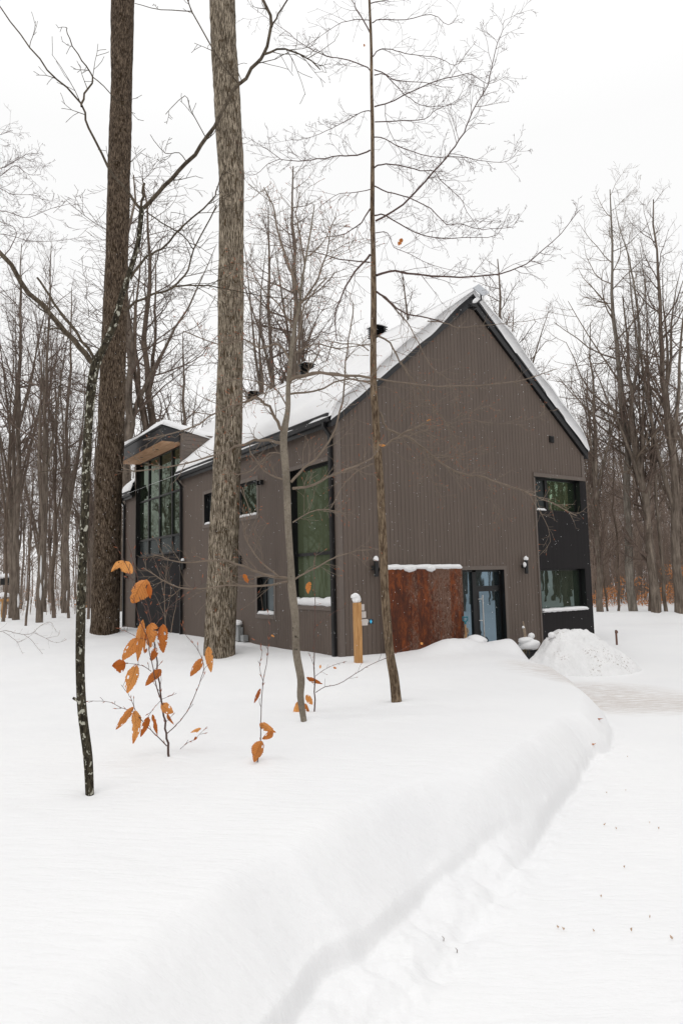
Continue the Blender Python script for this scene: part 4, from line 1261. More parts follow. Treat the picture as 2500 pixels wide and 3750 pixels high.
# ---------------- foreground trunks
def big_trunk(base_px, prof, y, mat, rough, nside, rows, seed, name, label, flare=1.12):
    """prof: list of (py, xl, xr) in photograph pixels"""
    prof = sorted(prof, key=lambda p: -p[0])
    pts, rad = [], []
    K = rows
    for i in range(K + 1):
        f_ = i / K
        py = prof[0][0] + (prof[-1][0] - prof[0][0]) * f_
        for a, b_ in zip(prof, prof[1:]):
            if a[0] >= py >= b_[0]:
                q = (a[0] - py) / (a[0] - b_[0]); xl = a[1] + (b_[1] - a[1]) * q; xr = a[2] + (b_[2] - a[2]) * q; break
        A, B = at(xl, py, y), at(xr, py, y)
        pts.append((A + B) / 2); rad.append((B - A).length / 2)
    g = pts[0]
    root = empty(name, (g.x, g.y, hz(g.x, g.y)), 0, label, 'tree')
    o = MB()
    pts = [p - root.location for p in pts]
    pts = [pts[0] - Vector((0, 0, .35))] + pts; rad = [rad[0] * flare] + rad
    n = nside
    for k_, (p, r_) in enumerate(zip(pts, rad)):
        for j in range(n):
            t = 2 * math.pi * j / n; cx, sy = math.cos(t), math.sin(t)
            q = Vector((cx * 5.5 + seed, sy * 5.5, p.z * .9)); q2 = Vector((cx * 14, sy * 14 + seed, p.z * 1.6))
            rr_ = r_ * (1 + rough * (mnoise.noise(Vector((cx * 1.2, sy * 1.2, p.z * .5 + seed))) * 1.3 + mnoise.noise(q) * .6)) - abs(mnoise.noise(q2)) * .045 * min(1, r_ * 3)
            o.v.append((p.x + cx * rr_, p.y + sy * rr_, p.z))
    for k_ in range(len(pts) - 1):
        for j in range(n):
            j2 = (j + 1) % n
            o.f.append((k_ * n + j, k_ * n + j2, (k_ + 1) * n + j2, (k_ + 1) * n + j))
    o.build('trunk', mat, root, smooth=True)
    return root, pts, rad
S = 1.5944
gA = on_ground(385, 2315); gB = on_ground(800, 2398)
TA = [(0, 257, 308), (200, 256, 304), (400, 248, 299), (600, 243, 294), (800, 233, 290), (1000, 224, 286), (1200, 217, 278), (1400, 211, 275), (1452, 208, 275)]
TB = [(0, 480, 540), (100, 484, 543), (200, 490, 550), (400, 503, 562), (600, 502, 560), (800, 500, 559), (1000, 493, 556), (1200, 482, 550), (1400, 472, 543), (1504, 467, 541)]
def ext(prof):
    a, b_ = prof[0], prof[1]
    k_ = -260
    q = (k_ - a[0]) / (b_[0] - a[0])
    return [(k_ * S, (a[1] + (b_[1] - a[1]) * q) * S, (a[2] + (b_[2] - a[2]) * q) * S)] + [(p[0] * S, p[1] * S, p[2] * S) for p in prof]
rootA, pA, rA = big_trunk(None, ext(TA), gA.y, BARK_DARK, .05, 56, 260, 3.0, 'maple_tree', 'huge dark barked trunk left of the house, running out of the top of the view')
rootB, pB, rB = big_trunk(None, ext(TB), gB.y, BARK_MID, .05, 56, 260, 8.0, 'maple_tree', 'thick pale furrowed trunk standing in front of the long brown wall')
# crowns above the frame so that the trunks are trees from elsewhere too
for root_, pp, rr_, sd_ in ((rootA, pA, rA, 41), (rootB, pB, rB, 42)):
    random.seed(sd_); o = MB()
    top = Vector(pp[-1]); r_ = rr_[-1]
    o.tube([top - Vector((0, 0, .3)), top + Vector((.1, 0, 2)), top + Vector((.3, .2, 4.5)), top + Vector((.2, .3, 7.5))], [r_, r_ * .8, r_ * .5, r_ * .1], 10, cap=False)
    for i in range(16):
        z_ = random.uniform(.6, 6.6); a = random.uniform(0, 6.28); d_ = Vector((math.cos(a), math.sin(a), .9)).normalized()
        grow(o, top + Vector((.1, 0, z_)), d_, random.uniform(2, 3.6), .07, 2, 5, 4, .8, .3, .18, .006)
    o.build('crown', TWIG, root_)

def path3(px_pts, y0, dy, scale=1.0, ox=0, oy=0, wob=.0):
    n = len(px_pts); out_ = []
    for i, (x, y) in enumerate(px_pts):
        f_ = i / max(1, n - 1)
        out_.append(at(ox + x * scale, oy + y * scale, y0 + dy * f_ + wob * math.sin(i * 1.7)))
    return out_
def smooth(pts, k_=3):
    """Catmull-Rom through traced points"""
    o_ = []
    n = len(pts)
    for i in range(n - 1):
        p0 = pts[max(i - 1, 0)]; p1 = pts[i]; p2 = pts[i + 1]; p3 = pts[min(i + 2, n - 1)]
        for j in range(k_):
            t = j / k_
            o_.append(.5 * ((2 * p1) + (p2 - p0) * t + (2 * p0 - 5 * p1 + 4 * p2 - p3) * t * t + (3 * p1 - p0 - 3 * p2 + p3) * t ** 3))
    o_.append(pts[-1]); return o_
def limb(mb, pts, ra, rb, sides=6, twigs=0, tl=.4, tr_=.003, lvl=1, kids=3, origin=Vector((0, 0, 0)), bud=None, flat=.5, kk=3, droop=.05, rough=0):
    P = [p - origin for p in smooth(pts, kk)]
    n = len(P)
    # small natural kinks
    Q = [P[0]] + [jitter(p, min(.012, ra * .7)) for p in P[1:]]
    rad = [ra + (rb - ra) * (i / (n - 1)) ** .8 for i in range(n)]
    mb.tube(Q, rad, sides, cap=False, rough=rough)
    for t in range(twigs):
        f_ = .12 + .88 * (t + random.random()) / twigs
        x = f_ * (n - 1) * .999; i = int(x); q = Q[i].lerp(Q[i + 1], x - i); dd = (Q[i + 1] - Q[i]).normalized()
        side = dd.orthogonal().normalized(); side.rotate(Matrix.Rotation(random.uniform(0, 6.283), 3, dd)); side.y *= flat
        nd = (dd * .75 + side * .85 + Vector((0, 0, droop))).normalized()
        grow(mb, q, nd, tl * random.uniform(.45, 1.2) * (1.15 - .5 * f_), min(tr_, rad[i] * .7), lvl, 4, kids, .7, .05, .24, .0018, (4, 3, 3), .35, .65, bud)

def traced_tree(name, label, trunk, w, y, mat, bmat, nside=14, seed=1, rows=4, rough=.12):
    pts = [at(x * S, yy_ * S, y) for x, yy_ in trunk]
    g = pts[0]
    root = empty(name, (g.x, g.y, hz(g.x, g.y)), 0, label, 'tree')
    o = MB()
    sp = smooth(pts, rows)
    rad = []
    for i in range(len(sp)):
        f_ = i / rows; a = int(min(f_, len(w) - 1)); b_ = min(a + 1, len(w) - 1); ww = w[a] + (w[b_] - w[a]) * (f_ - a)
        rad.append(ww * S / FPX * y / 2)
    P = [p - root.location for p in sp]
    P = [P[0] - Vector((0, 0, .3))] + P; rad = [rad[0] * 1.05] + rad
    o.tube(P, rad, nside, cap=False, rough=rough, seed=seed)
    o.build('trunk', mat, root, smooth=True)
    return root
def add_limbs(root, y, specs, mat, S_=S, name='branches', seed=3, budmat=None, ox=0, oy=0):
    """specs: (pixel points, start px width, end px width, depth change, twigs, twig length)"""
    random.seed(seed); o = MB(); bud = MB() if budmat else None
    for sp in specs:
        pts, wa, wb, dy, tw, tl = sp[:6]
        P = [at(ox + a * S_, oy + b_ * S_, y + dy * (i / max(1, len(pts) - 1))) for i, (a, b_) in enumerate(pts)]
        k_ = S_ / FPX * y / 2
        limb(o, P, wa * k_ * 1.12, wb * k_ * 1.35, 7, int(tw * 1.3), tl, max(.0030, wa * k_ * .34), 2 if tl > .4 else 1, 3, origin=root.location, bud=bud)
    ob = o.build(name, mat, root)
    if bud and bud.f: bud.build('buds', budmat, root)
    return ob
# --- slender maple right of centre
gM = on_ground(1455, 2572)
TM = [(910, 1612), (905, 1560), (895, 1500), (886, 1400), (881, 1300), (877, 1200), (872, 1100), (866, 1030), (862, 950), (858, 900), (857, 800), (858, 700), (857, 600), (855, 500), (855, 400), (855, 300), (853, 200), (852, 100), (848, 0), (845, -120)]
WM = [25, 22, 20, 20, 19, 18, 18, 20, 17, 16, 15, 14, 13, 11, 10, 9, 8, 7, 6, 4]
rM = traced_tree('maple_tree', 'slender maple with many horizontal twiggy branches standing before the rusty screen', TM, WM, gM.y, BARK_MAPLE, TWIG_RED, 14, 5)
K1 = .7972   # crop (900,0)
A1 = [
 ([(600, 1265), (690, 1247), (850, 1268), (1050, 1268), (1210, 1245), (1320, 1185), (1450, 1070), (1530, 960)], 11, 2, .8, 16, .55),
 ([(595, 1015), (720, 940), (860, 790), (940, 700), (1000, 610), (1040, 510), (1110, 390), (1140, 250), (1170, 160), (1185, 95)], 9, 1.5, -.9, 18, .55),
 ([(590, 990), (640, 990), (740, 1050), (860, 1090), (1000, 1090), (1150, 1080), (1210, 960)], 7, 1.5, .6, 14, .5),
 ([(592, 855), (650, 880), (750, 910), (850, 960), (920, 1030), (980, 1030), (1070, 1050), (1150, 1050), (1240, 1040)], 6, 1.4, -.6, 14, .5),
 ([(590, 770), (620, 757), (700, 757), (800, 783), (860, 785), (900, 835), (980, 905), (1015, 975), (1070, 1050)], 7, 1.4, .5, 14, .5),
 ([(590, 630), (640, 640), (720, 680), (850, 720), (980, 720), (1100, 740), (1200, 740), (1260, 680)], 5, 1.2, -.5, 14, .45),
 ([(592, 560), (720, 553), (820, 545), (880, 500), (970, 460), (1010, 370)], 5, 1.2, .6, 12, .45),
 ([(590, 490), (680, 460), (840, 385), (960, 350), (1035, 340), (1110, 385), (1190, 350)], 6, 1.2, -.4, 14, .45),
 ([(590, 345), (640, 345), (730, 435), (800, 480), (880, 490), (960, 480)], 5, 1.2, .4, 12, .4),
 ([(590, 320), (640, 340), (690, 370), (820, 380), (900, 400), (950, 400)], 5, 1.2, -.6, 10, .4),
 ([(583, 260), (610, 230), (670, 228), (730, 245), (800, 255), (890, 268), (960, 300), (1010, 250), (1060, 180)], 5, 1.2, .4, 13, .4),
 ([(580, 105), (620, 90), (730, 90), (850, 65), (930, 115), (970, 70)], 5, 1.2, -.4, 10, .4),
 ([(575, 15), (650, 0), (760, -30)], 5, 2, .3, 6, .4),
 ([(575, 330), (540, 300), (440, 270), (370, 257), (280, 215), (200, 155), (130, 105), (20, 30)], 6, 1.2, .5, 14, .45),
 ([(570, 150), (520, 60), (485, 0), (450, -60)], 7, 2, .4, 5, .4),
 ([(572, 95), (525, 88), (440, 105), (350, 160), (280, 210)], 4, 1.1, -.4, 10, .4),
 ([(570, 510), (530, 515), (450, 560), (370, 600), (280, 635), (185, 645)], 4.5, 1.1, .5, 12, .45),
 ([(570, 690), (510, 712), (430, 715), (330, 732), (240, 738), (160, 730), (100, 685), (50, 660)], 7, 1.3, -.5, 15, .45),
 ([(160, 730), (100, 755), (50, 800), (0, 802)], 3, 1.2, .1, 4, .3),
 ([(570, 870), (500, 885), (430, 890), (360, 935), (300, 985)], 4, 1.1, .5, 9, .4),
 ([(570, 960), (530, 1020), (460, 1070), (370, 1090), (300, 1110)], 7, 1.3, -.5, 9, .45),
 ([(570, 1170), (500, 1250), (440, 1350), (410, 1450), (420, 1568)], 10, 3, -.4, 9, .5),
 ([(570, 1205), (430, 1190), (340, 1163), (240, 1145), (160, 1105), (100, 1070), (0, 1010)], 6, 1.4, .5, 12, .5),
 ([(640, 480), (645, 560), (690, 660), (740, 720), (830, 745)], 3, 1.0, .2, 7, .35),
 ([(595, 1070), (650, 1070), (680, 1135), (750, 1165), (850, 1215), (1000, 1255)], 4, 1.2, -.5, 9, .4),
 ([(600, 1340), (660, 1385), (710, 1430), (800, 1455), (900, 1475)], 9, 4, -.3, 5, .4)]
add_limbs(rM, gM.y, A1, TWIG_RED, K1, 'branches', 5, None, 900, 0)
K2 = .6059
A2 = [
 ([(520, 290), (620, 300), (700, 330), (800, 320), (900, 315), (1100, 290), (1250, 270)], 7, 2, .4, 10, .35),
 ([(240, 130), (300, 190), (400, 300), (435, 360), (540, 560), (650, 660), (700, 800)], 9, 2, -.4, 14, .4),
 ([(220, 380), (290, 420), (350, 530), (430, 640), (530, 780), (640, 920), (690, 1000), (730, 1100)], 12, 2, .3, 16, .4),
 ([(200, 640), (330, 655), (500, 680), (740, 685), (960, 665), (1130, 640), (1300, 580)], 10, 3, -.5, 16, .35),
 ([(250, 1050), (340, 990), (460, 930), (530, 890)], 14, 5, -.3, 14, .35),
 ([(230, 840), (280, 940), (400, 990), (500, 1060), (600, 1150), (740, 1215), (860, 1235), (1000, 1285), (1130, 1330), (1200, 1360), (1290, 1400), (1420, 1470)], 15, 4, .5, 30, .38),
 ([(200, 1150), (120, 1180), (50, 1240), (0, 1300), (-60, 1420)], 8, 3, -.4, 7, .35),
 ([(175, 655), (60, 640), (-60, 600), (-200, 620), (-360, 690), (-560, 760)], 11, 3, .3, 12, .45),
 ([(165, 470), (100, 430), (0, 425), (-100, 405)], 7, 4, .2, 6, .4),
 ([(560, 1090), (640, 1110), (720, 1100), (800, 1060)], 4, 1.5, .2, 10, .3),
 ([(500, 1060), (520, 1180), (560, 1280), (620, 1380)], 4, 1.5, .2, 8, .3),
 ([(1130, 1330), (1180, 1420), (1230, 1500), (1260, 1620), (1200, 1700)], 3.5, 1.5, -.2, 6, .25)]
A2 += [
 ([(290, 700), (360, 760), (450, 800), (600, 790), (760, 740)], 3, 1.2, .3, 10, .35),
 ([(400, 990), (480, 960), (640, 900), (800, 830), (900, 800)], 3, 1.2, -.2, 12, .35),
 ([(640, 920), (760, 880), (860, 900), (1000, 910), (1180, 870), (1260, 830)], 3, 1.2, .3, 12, .3),
 ([(300, 1070), (440, 1150), (560, 1100), (740, 1110), (900, 1080)], 3, 1.2, .2, 12, .3),
 ([(860, 1235), (880, 1330), (930, 1420), (950, 1500)], 2.5, 1.2, .1, 8, .3),
 ([(430, 640), (440, 760), (470, 900), (560, 1010)], 3, 1.2, .1, 8, .3)]
add_limbs(rM, gM.y, A2, TWIG_GREY, K2, 'branches', 6, BUD, 1250, 1000)

# --- grey beech
gG = on_ground(1105, 2642)
TG = [(698, 1658), (690, 1600), (691, 1560), (681, 1500), (679, 1430), (670, 1350), (668, 1300), (661, 1200), (658, 1100), (651, 1020), (653, 985), (661, 940), (662, 890), (668, 820), (675, 760), (688, 700), (693, 650), (703, 590), (715, 520), (722, 470)]
WG = [14, 16, 17, 17, 17, 19, 16, 16, 17, 17, 17, 12, 11, 10, 9, 7, 5.5, 4.5, 3.5, 2.5]
rG = traced_tree('beech_tree', 'smooth grey beech stem with dark knots in front of the tall green window', TG, WG, gG.y, BARK_BEECH, TWIG_GREY, 16, 7)
G1 = [
 ([(661, 940), (640, 900), (600, 880), (560, 870), (500, 880)], 3.5, 1.4, .3, 10, .4),
 ([(668, 820), (720, 790), (780, 800), (850, 790)], 4, 1.5, .3, 10, .4),
 ([(675, 760), (640, 700), (600, 660), (570, 600)], 4, 1.4, -.3, 10, .5),
 ([(703, 590), (740, 560), (770, 500)], 3, 1.2, .2, 8, .4),
 ([(655, 1045), (620, 1040), (580, 1080), (540, 1090)], 3, 1.2, .2, 8, .3),
 ([(672, 1200), (730, 1170), (790, 1180)], 3, 1.2, .2, 8, .3),
 ([(648, 1018), (600, 1012), (560, 1018), (500, 1045), (430, 1062), (330, 1082), (280, 1072)], 7, 1.6, .6, 14, .4),
 ([(652, 1000), (640, 970), (618, 935), (590, 915), (560, 925), (500, 945), (430, 985), (330, 1010)], 8, 1.6, -.5, 12, .45),
 ([(672, 1122), (720, 1112), (770, 1088), (840, 1060), (862, 1035)], 6, 2, -.3, 10, .3),
 ([(668, 1108), (700, 1075), (740, 1040), (780, 950), (792, 860), (800, 780), (812, 700)], 6, 2, .4, 10, .4),
 ([(664, 1105), (620, 1090), (590, 1060), (575, 1035)], 4, 1.6, .3, 7, .3),
 ([(668, 1330), (610, 1322), (560, 1300), (500, 1285), (420, 1290), (350, 1275)], 7, 1.5, .3, 12, .35),
 ([(668, 1334), (600, 1345), (520, 1345), (430, 1352), (370, 1330), (330, 1305)], 5, 1.5, -.4, 12, .35),
 ([(672, 1334), (730, 1300), (800, 1270), (860, 1260)], 4, 1.2, .3, 8, .3),
 ([(640, 1325), (600, 1290), (560, 1230), (575, 1190), (556, 1120)], 4, 1.2, -.2, 9, .3),
 ([(663, 880), (700, 860), (760, 858), (850, 870)], 8, 4, -.2, 6, .4),
 ([(665, 905), (720, 900), (790, 870), (850, 880)], 5, 2, .3, 6, .4),
 ([(690, 680), (660, 600), (640, 540), (625, 470), (605, 430)], 6, 2, .5, 12, .5),
 ([(688, 700), (730, 640), (750, 580), (760, 530)], 5, 1.5, -.5, 12, .5),
 ([(672, 800), (690, 760), (700, 700), (750, 640)], 6, 2, .5, 8, .5),
 ([(668, 830), (640, 790), (600, 800), (560, 780), (500, 790), (420, 760)], 5, 1.5, -.3, 10, .45),
 ([(700, 610), (690, 540), (680, 490), (690, 440)], 4, 1.5, -.3, 8, .4)]
add_limbs(rG, gG.y, G1, TWIG_GREY, S, 'branches', 12, BUD)

# --- lichened young tree close to the camera
gL = on_ground(330, 2915)
TL_ = [(207, 1828), (203, 1740), (190, 1640), (185, 1540), (186, 1420), (190, 1300), (194, 1200), (199, 1080), (205, 960), (212, 880), (222, 832), (238, 800), (262, 745), (280, 680), (300, 620), (318, 555), (326, 480)]
WL = [18, 20, 20, 19, 20, 19, 19, 20, 20, 22, 22, 17, 16, 14, 13, 12, 12]
rL = traced_tree('maple_tree', 'thin dark stem blotched with white lichen, forking wide, nearest the camera on the left', TL_, WL, gL.y, BARK_LICHEN, BARK_LICHEN, 16, 9)
BARK_LIMB = mat_bark('bark_limb', (.045, .034, .024), (.16, .13, .095), 60, .4, (.4, .7), bumpd=.003)
L1 = [
 ([(219, 838), (180, 795), (140, 750), (70, 670), (0, 580), (-60, 510)], 13, 7, -.3, 3, .3),
 ([(219, 828), (190, 785), (150, 730), (115, 680), (85, 637)], 7, 4, .2, 2, .2),
 ([(326, 485), (328, 450), (330, 422)], 6, 4.5, .0, 0, .2),
 ([(325, 482), (285, 430), (250, 385), (205, 295), (188, 240), (130, 180), (70, 110), (5, 20), (-20, -20)], 7, 2, .3, 6, .3),
 ([(188, 245), (195, 215), (215, 178), (190, 140), (160, 90), (153, 62)], 5, 1.5, .1, 4, .22),
 ([(215, 178), (250, 210), (275, 240), (290, 240)], 2.4, 1.2, .05, 2, .15),
 ([(330, 478), (380, 425), (430, 378), (480, 310), (515, 250), (550, 195), (590, 145), (605, 125), (625, 55), (603, 0), (595, -30)], 9, 6, .5, 5, .3),
 ([(624, 62), (640, 30), (662, 0), (675, -20)], 4, 2.5, .1, 1, .2),
 ([(606, 125), (655, 113), (700, 130), (735, 160)], 5, 2, .1, 6, .3),
 ([(430, 375), (412, 350), (380, 352), (345, 310)], 2.2, 1.1, .1, 2, .15),
 ([(475, 320), (440, 255), (425, 220), (380, 262)], 2.2, 1.1, .1, 2, .15),
 ([(550, 195), (500, 130), (440, 25), (430, -10)], 3.5, 2, -.1, 4, .25),
 ([(440, 26), (370, 22), (310, 8)], 2.2, 1.2, .1, 1, .1),
 ([(300, 640), (335, 590), (372, 572), (420, 520), (485, 462), (500, 430), (520, 380)], 6, 2, .3, 6, .3),
 ([(285, 712), (330, 685), (400, 657), (430, 620), (445, 575), (500, 470)], 6, 2, -.2, 6, .3),
 ([(395, 658), (450, 655), (500, 660), (600, 680), (700, 690)], 3.5, 1.5, .3, 7, .25),
 ([(335, 485), (370, 510), (420, 540), (445, 575)], 3, 2, .2, 2, .2),
 ([(200, 1060), (150, 1075), (90, 1085)], 2, 1.2, .2, 3, .2)]
add_limbs(rL, gL.y, L1, BARK_LIMB, S, 'branches', 14)
KL = .7972
TN = [(-150, 1700), (-152, 1500), (-148, 1200), (-150, 900), (-146, 600), (-150, 300), (-148, 0), (-150, -150)]
rN = traced_tree('maple_tree', 'leafless tree standing just outside the left edge, only its twiggy branch tips in view', TN, [26, 24, 22, 20, 17, 14, 10, 7], 11.0, BARK_MAPLE, TWIG_RED, 12, 15)
add_limbs(rN, 11.0, [
 ([(-300, 900), (-120, 800), (0, 775), (60, 745), (120, 710), (180, 705)], 5, 1.2, .3, 14, .5),
 ([(-300, 930), (-100, 850), (0, 810), (70, 760), (130, 800), (190, 800)], 4, 1.2, -.3, 14, .5),
 ([(-300, 960), (-100, 840), (0, 865), (60, 893), (150, 895), (190, 905)], 4, 1.2, .3, 12, .5),
 ([(-300, 1120), (-100, 1000), (0, 970), (70, 985), (130, 1000), (230, 960), (320, 935)], 4.5, 1.2, -.4, 14, .5),
 ([(-300, 1250), (-100, 1230), (20, 1170), (75, 1090), (60, 1040), (0, 1020), (-60, 1010)], 6, 1.2, .3, 12, .5),
 ([(-300, 1200), (-100, 1100), (0, 1075), (75, 1090), (160, 1110), (280, 1105), (400, 1085)], 4, 1.2, .3, 12, .5),
 ([(-300, 700), (-100, 640), (0, 620), (60, 600)], 4, 1.2, .3, 8, .5),
 ([(-300, 1330), (-100, 1300), (0, 1340), (90, 1420), (150, 1500), (260, 1560)], 4, 1.2, .3, 10, .5)], TWIG_RED, KL, 'branches', 16)
stub = MB(); q = [at(x, y_, gL.y) - rL.location for x, y_ in ((292, 2568), (280, 2562), (268, 2556))]; stub.tube(q, [.012, .009, .008], 7); stub.build('broken_stub', BARK_LICHEN, rL)

# ------------------------------------------------------------------ beech saplings with their dead leaves
KS = .7015
def leaf(root, bx, by, tx, ty, wpx, y, mat=LEAF, ox=200, oy=1950, K=KS, seed=0, curl=.35, dyt=0.0, name='leaf'):
    r_ = random.Random(seed * 77 + int(bx))
    P0 = at(ox + bx * K, oy + by * K, y); P1 = at(ox + tx * K, oy + ty * K, y + dyt)
    ax = (P1 - P0); L = ax.length; ax.normalize()
    view = (P0 - CAMP).normalized(); side = ax.cross(view).normalized(); nrm_ = side.cross(ax).normalized()
    tw = r_.uniform(-.5, .5); side = (side * math.cos(tw) + nrm_ * math.sin(tw)).normalized(); nrm_ = side.cross(ax).normalized()
    W = wpx * K / FPX * y / 2 / max(.6, math.cos(tw))
    me = MB(); NR, NC = 26, 8; uv = []
    bend = r_.uniform(-.6, .6) * curl; hole = r_.random() < .35; hr, hc = r_.randint(8, 20), r_.choice((1, 6))
    for i in range(NR + 1):
        f_ = i / NR
        wd = W * (math.sin(math.pi * min(1, f_ ** .82)) ** .72 if 0 < f_ < 1 else 0) * (1 - .12 * f_)
        tooth = 1 + (.10 if i % 2 else -.03) + r_.uniform(-.07, .05) - .5 * max(0, mnoise.noise(Vector((f_ * 3.2 + seed * 3.7, seed, 0))) - .15)
        sway = math.sin(f_ * 3.1 + seed) * W * .18 * curl
        for j in range(NC + 1):
            g_ = j / NC * 2 - 1
            e_ = tooth if abs(g_) > .9 else 1
            x = wd * g_ * e_ + sway
            zz = W * (abs(g_) ** 1.5 * .42 * (curl + .5) * math.sin(f_ * 3 + .6)) + L * bend * (f_ * (1 - f_)) + W * .07 * math.sin(f_ * 26 - abs(g_) * 5) * abs(g_) 
            zz += W * .25 * curl * math.sin(g_ * 2 + seed + f_ * 2.5)
            p = ax * (L * f_) + side * x + nrm_ * zz
            me.v.append(tuple(p)); uv.append((j / NC, f_))
    for i in range(NR):
        for j in range(NC):
            if hole and abs(i - hr) < 2 and abs(j - hc) < 1: continue
            if mnoise.noise(Vector((i * .22 + seed * 5.1, j * .45, seed * 2.7))) > .42 and (j < 2 or j > 5): continue
            a = i * (NC + 1) + j; me.f.append((a, a + 1, a + NC + 2, a + NC + 1))
    o = me.build(name, mat, root, smooth=True, loc=P0 - root.location)
    ul = o.data.uv_layers.new(name='UVMap')
    for lp in o.data.loops: ul.data[lp.index].uv = uv[lp.vertex_index]
    # petiole
    return o
def sapling(base_px, label, stems, leaves, seed, name='beech_sapling', ox=200, oy=1950, K=KS, twigw=None, yfix=None, mat=TWIG_RED, buds=True):
    g = on_ground(*base_px) if yfix is None else at(base_px[0], base_px[1], yfix)
    root = empty(name, (g.x, g.y, g.z), 0, label, 'sapling')
    random.seed(seed); o = MB(); bd = MB()
    for (pts, wa, wb, dy, tw, tl) in stems:
        P = [at(ox + a * K, oy + b_ * K, g.y + dy * (i / max(1, len(pts) - 1))) for i, (a, b_) in enumerate(pts)]
        k_ = K / FPX * g.y / 2
        limb(o, P, wa * k_, wb * k_, 7, tw, tl, .0022, 0, 2, origin=g, bud=bd)
        Q = smooth(P, 3)
        for t in range(int(len(Q) * .7) if buds else 0):
            i = random.randint(1, len(Q) - 2); q = Q[i] - g; dd = (Q[i + 1] - Q[i]).normalized(); dd = jitter(dd, .5).normalized()
            bd.tube([q, q + dd * .012, q + dd * .030], [.0012, .0026, .0004], 5, cap=False)
    o.build('stem', mat, root, smooth=True)
    if bd.f: bd.build('buds', BUD, root)
    for i, L in enumerate(leaves):
        leaf(root, *L[:5], g.y + (L[6] if len(L) > 6 else 0), L[5] if len(L) > 5 and L[5] else LEAF, ox, oy, K, seed=i + seed, dyt=random.uniform(-.05, .05), curl=random.uniform(.5, 1.5))
    return root
sapling((617, 2772), 'beech sapling hung with about twenty large orange leaves, left of the furrowed trunk', [
    ([(598, 1178), (592, 1100), (580, 1020), (565, 920), (550, 790), (532, 680), (527, 600), (505, 490), (485, 380), (440, 250), (400, 130), (372, 0)], 13, 3, .1, 8, .10),
    ([(565, 900), (545, 840), (520, 740), (500, 640), (488, 560), (462, 500), (440, 440), (410, 330)], 7, 2, -.1, 5, .08),
    ([(587, 1115), (540, 1065), (480, 1010), (425, 940), (405, 880), (385, 840), (348, 795)], 6, 2, .12, 4, .06),
    ([(590, 1048), (640, 1000), (690, 935), (740, 830), (765, 760), (780, 690), (740, 600), (690, 540), (660, 470)], 5, 2, -.15, 5, .07),
    ([(505, 725), (470, 700), (430, 688), (372, 682)], 4, 2, .05, 2, .05),
    ([(562, 870), (520, 915), (488, 965)], 3, 2, .04, 1, .05),
    ([(412, 935), (350, 915), (290, 886), (215, 880), (168, 880)], 3, 2, .1, 5, .05),
    ([(560, 870), (600, 855), (635, 842)], 2.5, 1.5, .04, 1, .04),
    ([(480, 560), (420, 540), (360, 510), (330, 500)], 3, 1.5, .1, 2, .06),
    ([(500, 480), (470, 390), (420, 290), (385, 190), (345, 110), (300, 30)], 4, 1.5, -.08, 5, .08),
    ([(530, 480), (560, 440), (620, 370), (690, 320), (790, 255)], 4, 1.5, .1, 7, .08)], [
    (365, 152, 298, 206, 34), (368, 150, 405, 216, 60), (488, 250, 402, 366, 92), (492, 268, 500, 346, 26),
    (464, 455, 432, 672, 46), (428, 548, 358, 672, 64), (492, 474, 516, 598, 78), (562, 478, 572, 628, 58), (532, 606, 508, 668, 36),
    (476, 518, 464, 628, 18), (374, 686, 300, 696, 66), (428, 692, 380, 838, 64), (552, 714, 478, 802, 46), (552, 898, 622, 940, 52),
    (592, 948, 624, 1004, 16), (412, 914, 320, 1027, 38), (420, 934, 408, 1102, 48), (490, 964, 450, 1066, 36), (508, 952, 542, 1062, 24),
    (768, 658, 712, 752, 46), (806, 598, 818, 730, 42), (484, 605, 470, 632, 14, LEAF_RED)], 21)
sapling((655, 2745), 'tiny twig with three shrivelled leaves poking from the snow right of the orange leaved sapling', [
    ([(655, 1131), (690, 1100), (730, 1080), (765, 1045), (790, 1020)], 2.5, 1.5, .05, 2, .05)], [
    (765, 1022, 710, 1045, 16), (760, 1020, 738, 1045, 14), (742, 1070, 726, 1084, 14)], 22)
sapling((945, 2792), 'thin beech whip with three low orange leaves between the furrowed and the grey stems', [
    ([(1058, 1200), (1075, 1090), (1078, 960), (1085, 800), (1105, 690), (1118, 560), (1125, 480), (1110, 400)], 6, 2, .1, 4, .06),
    ([(1088, 775), (1070, 700), (1082, 620), (1066, 572)], 3, 2, -.05, 2, .05)], [
    (1087, 1090, 1036, 1198, 64), (1078, 992, 1150, 1048, 40), (1135, 1038, 1084, 1078, 34), (1074, 814, 1042, 892, 20, LEAF_RED), (1130, 536, 1148, 545, 10)], 23)
sapling((1152, 2606), 'leafy beech whip right behind the grey stem, its side branch reaching to the maple', [
    ([(1355, 938), (1357, 830), (1355, 700), (1353, 560), (1357, 430), (1357, 330), (1355, 200), (1360, 90)], 8, 2, .1, 6, .10),
    ([(1363, 835), (1410, 806), (1480, 792), (1568, 738), (1650, 690), (1720, 660), (1800, 620), (1880, 575)], 4, 2, -.3, 6, .10),
    ([(1362, 750), (1400, 720), (1450, 695), (1525, 672)], 2.5, 1.5, .2, 5, .08),
    ([(1357, 710), (1340, 660), (1325, 625)], 2.5, 1.5, .1, 2, .06),
    ([(1355, 500), (1400, 460), (1450, 420), (1515, 390)], 3, 1.5, .1, 5, .08)], [
    (1318, 752, 1396, 794, 26), (1268, 884, 1238, 978, 36), (1312, 848, 1346, 898, 32), (1330, 258, 1325, 320, 28), (1302, 895, 1330, 935, 26), (1388, 690, 1385, 712, 12), (1455, 700, 1470, 712, 12), (1908, 574, 1920, 586, 14)], 24)
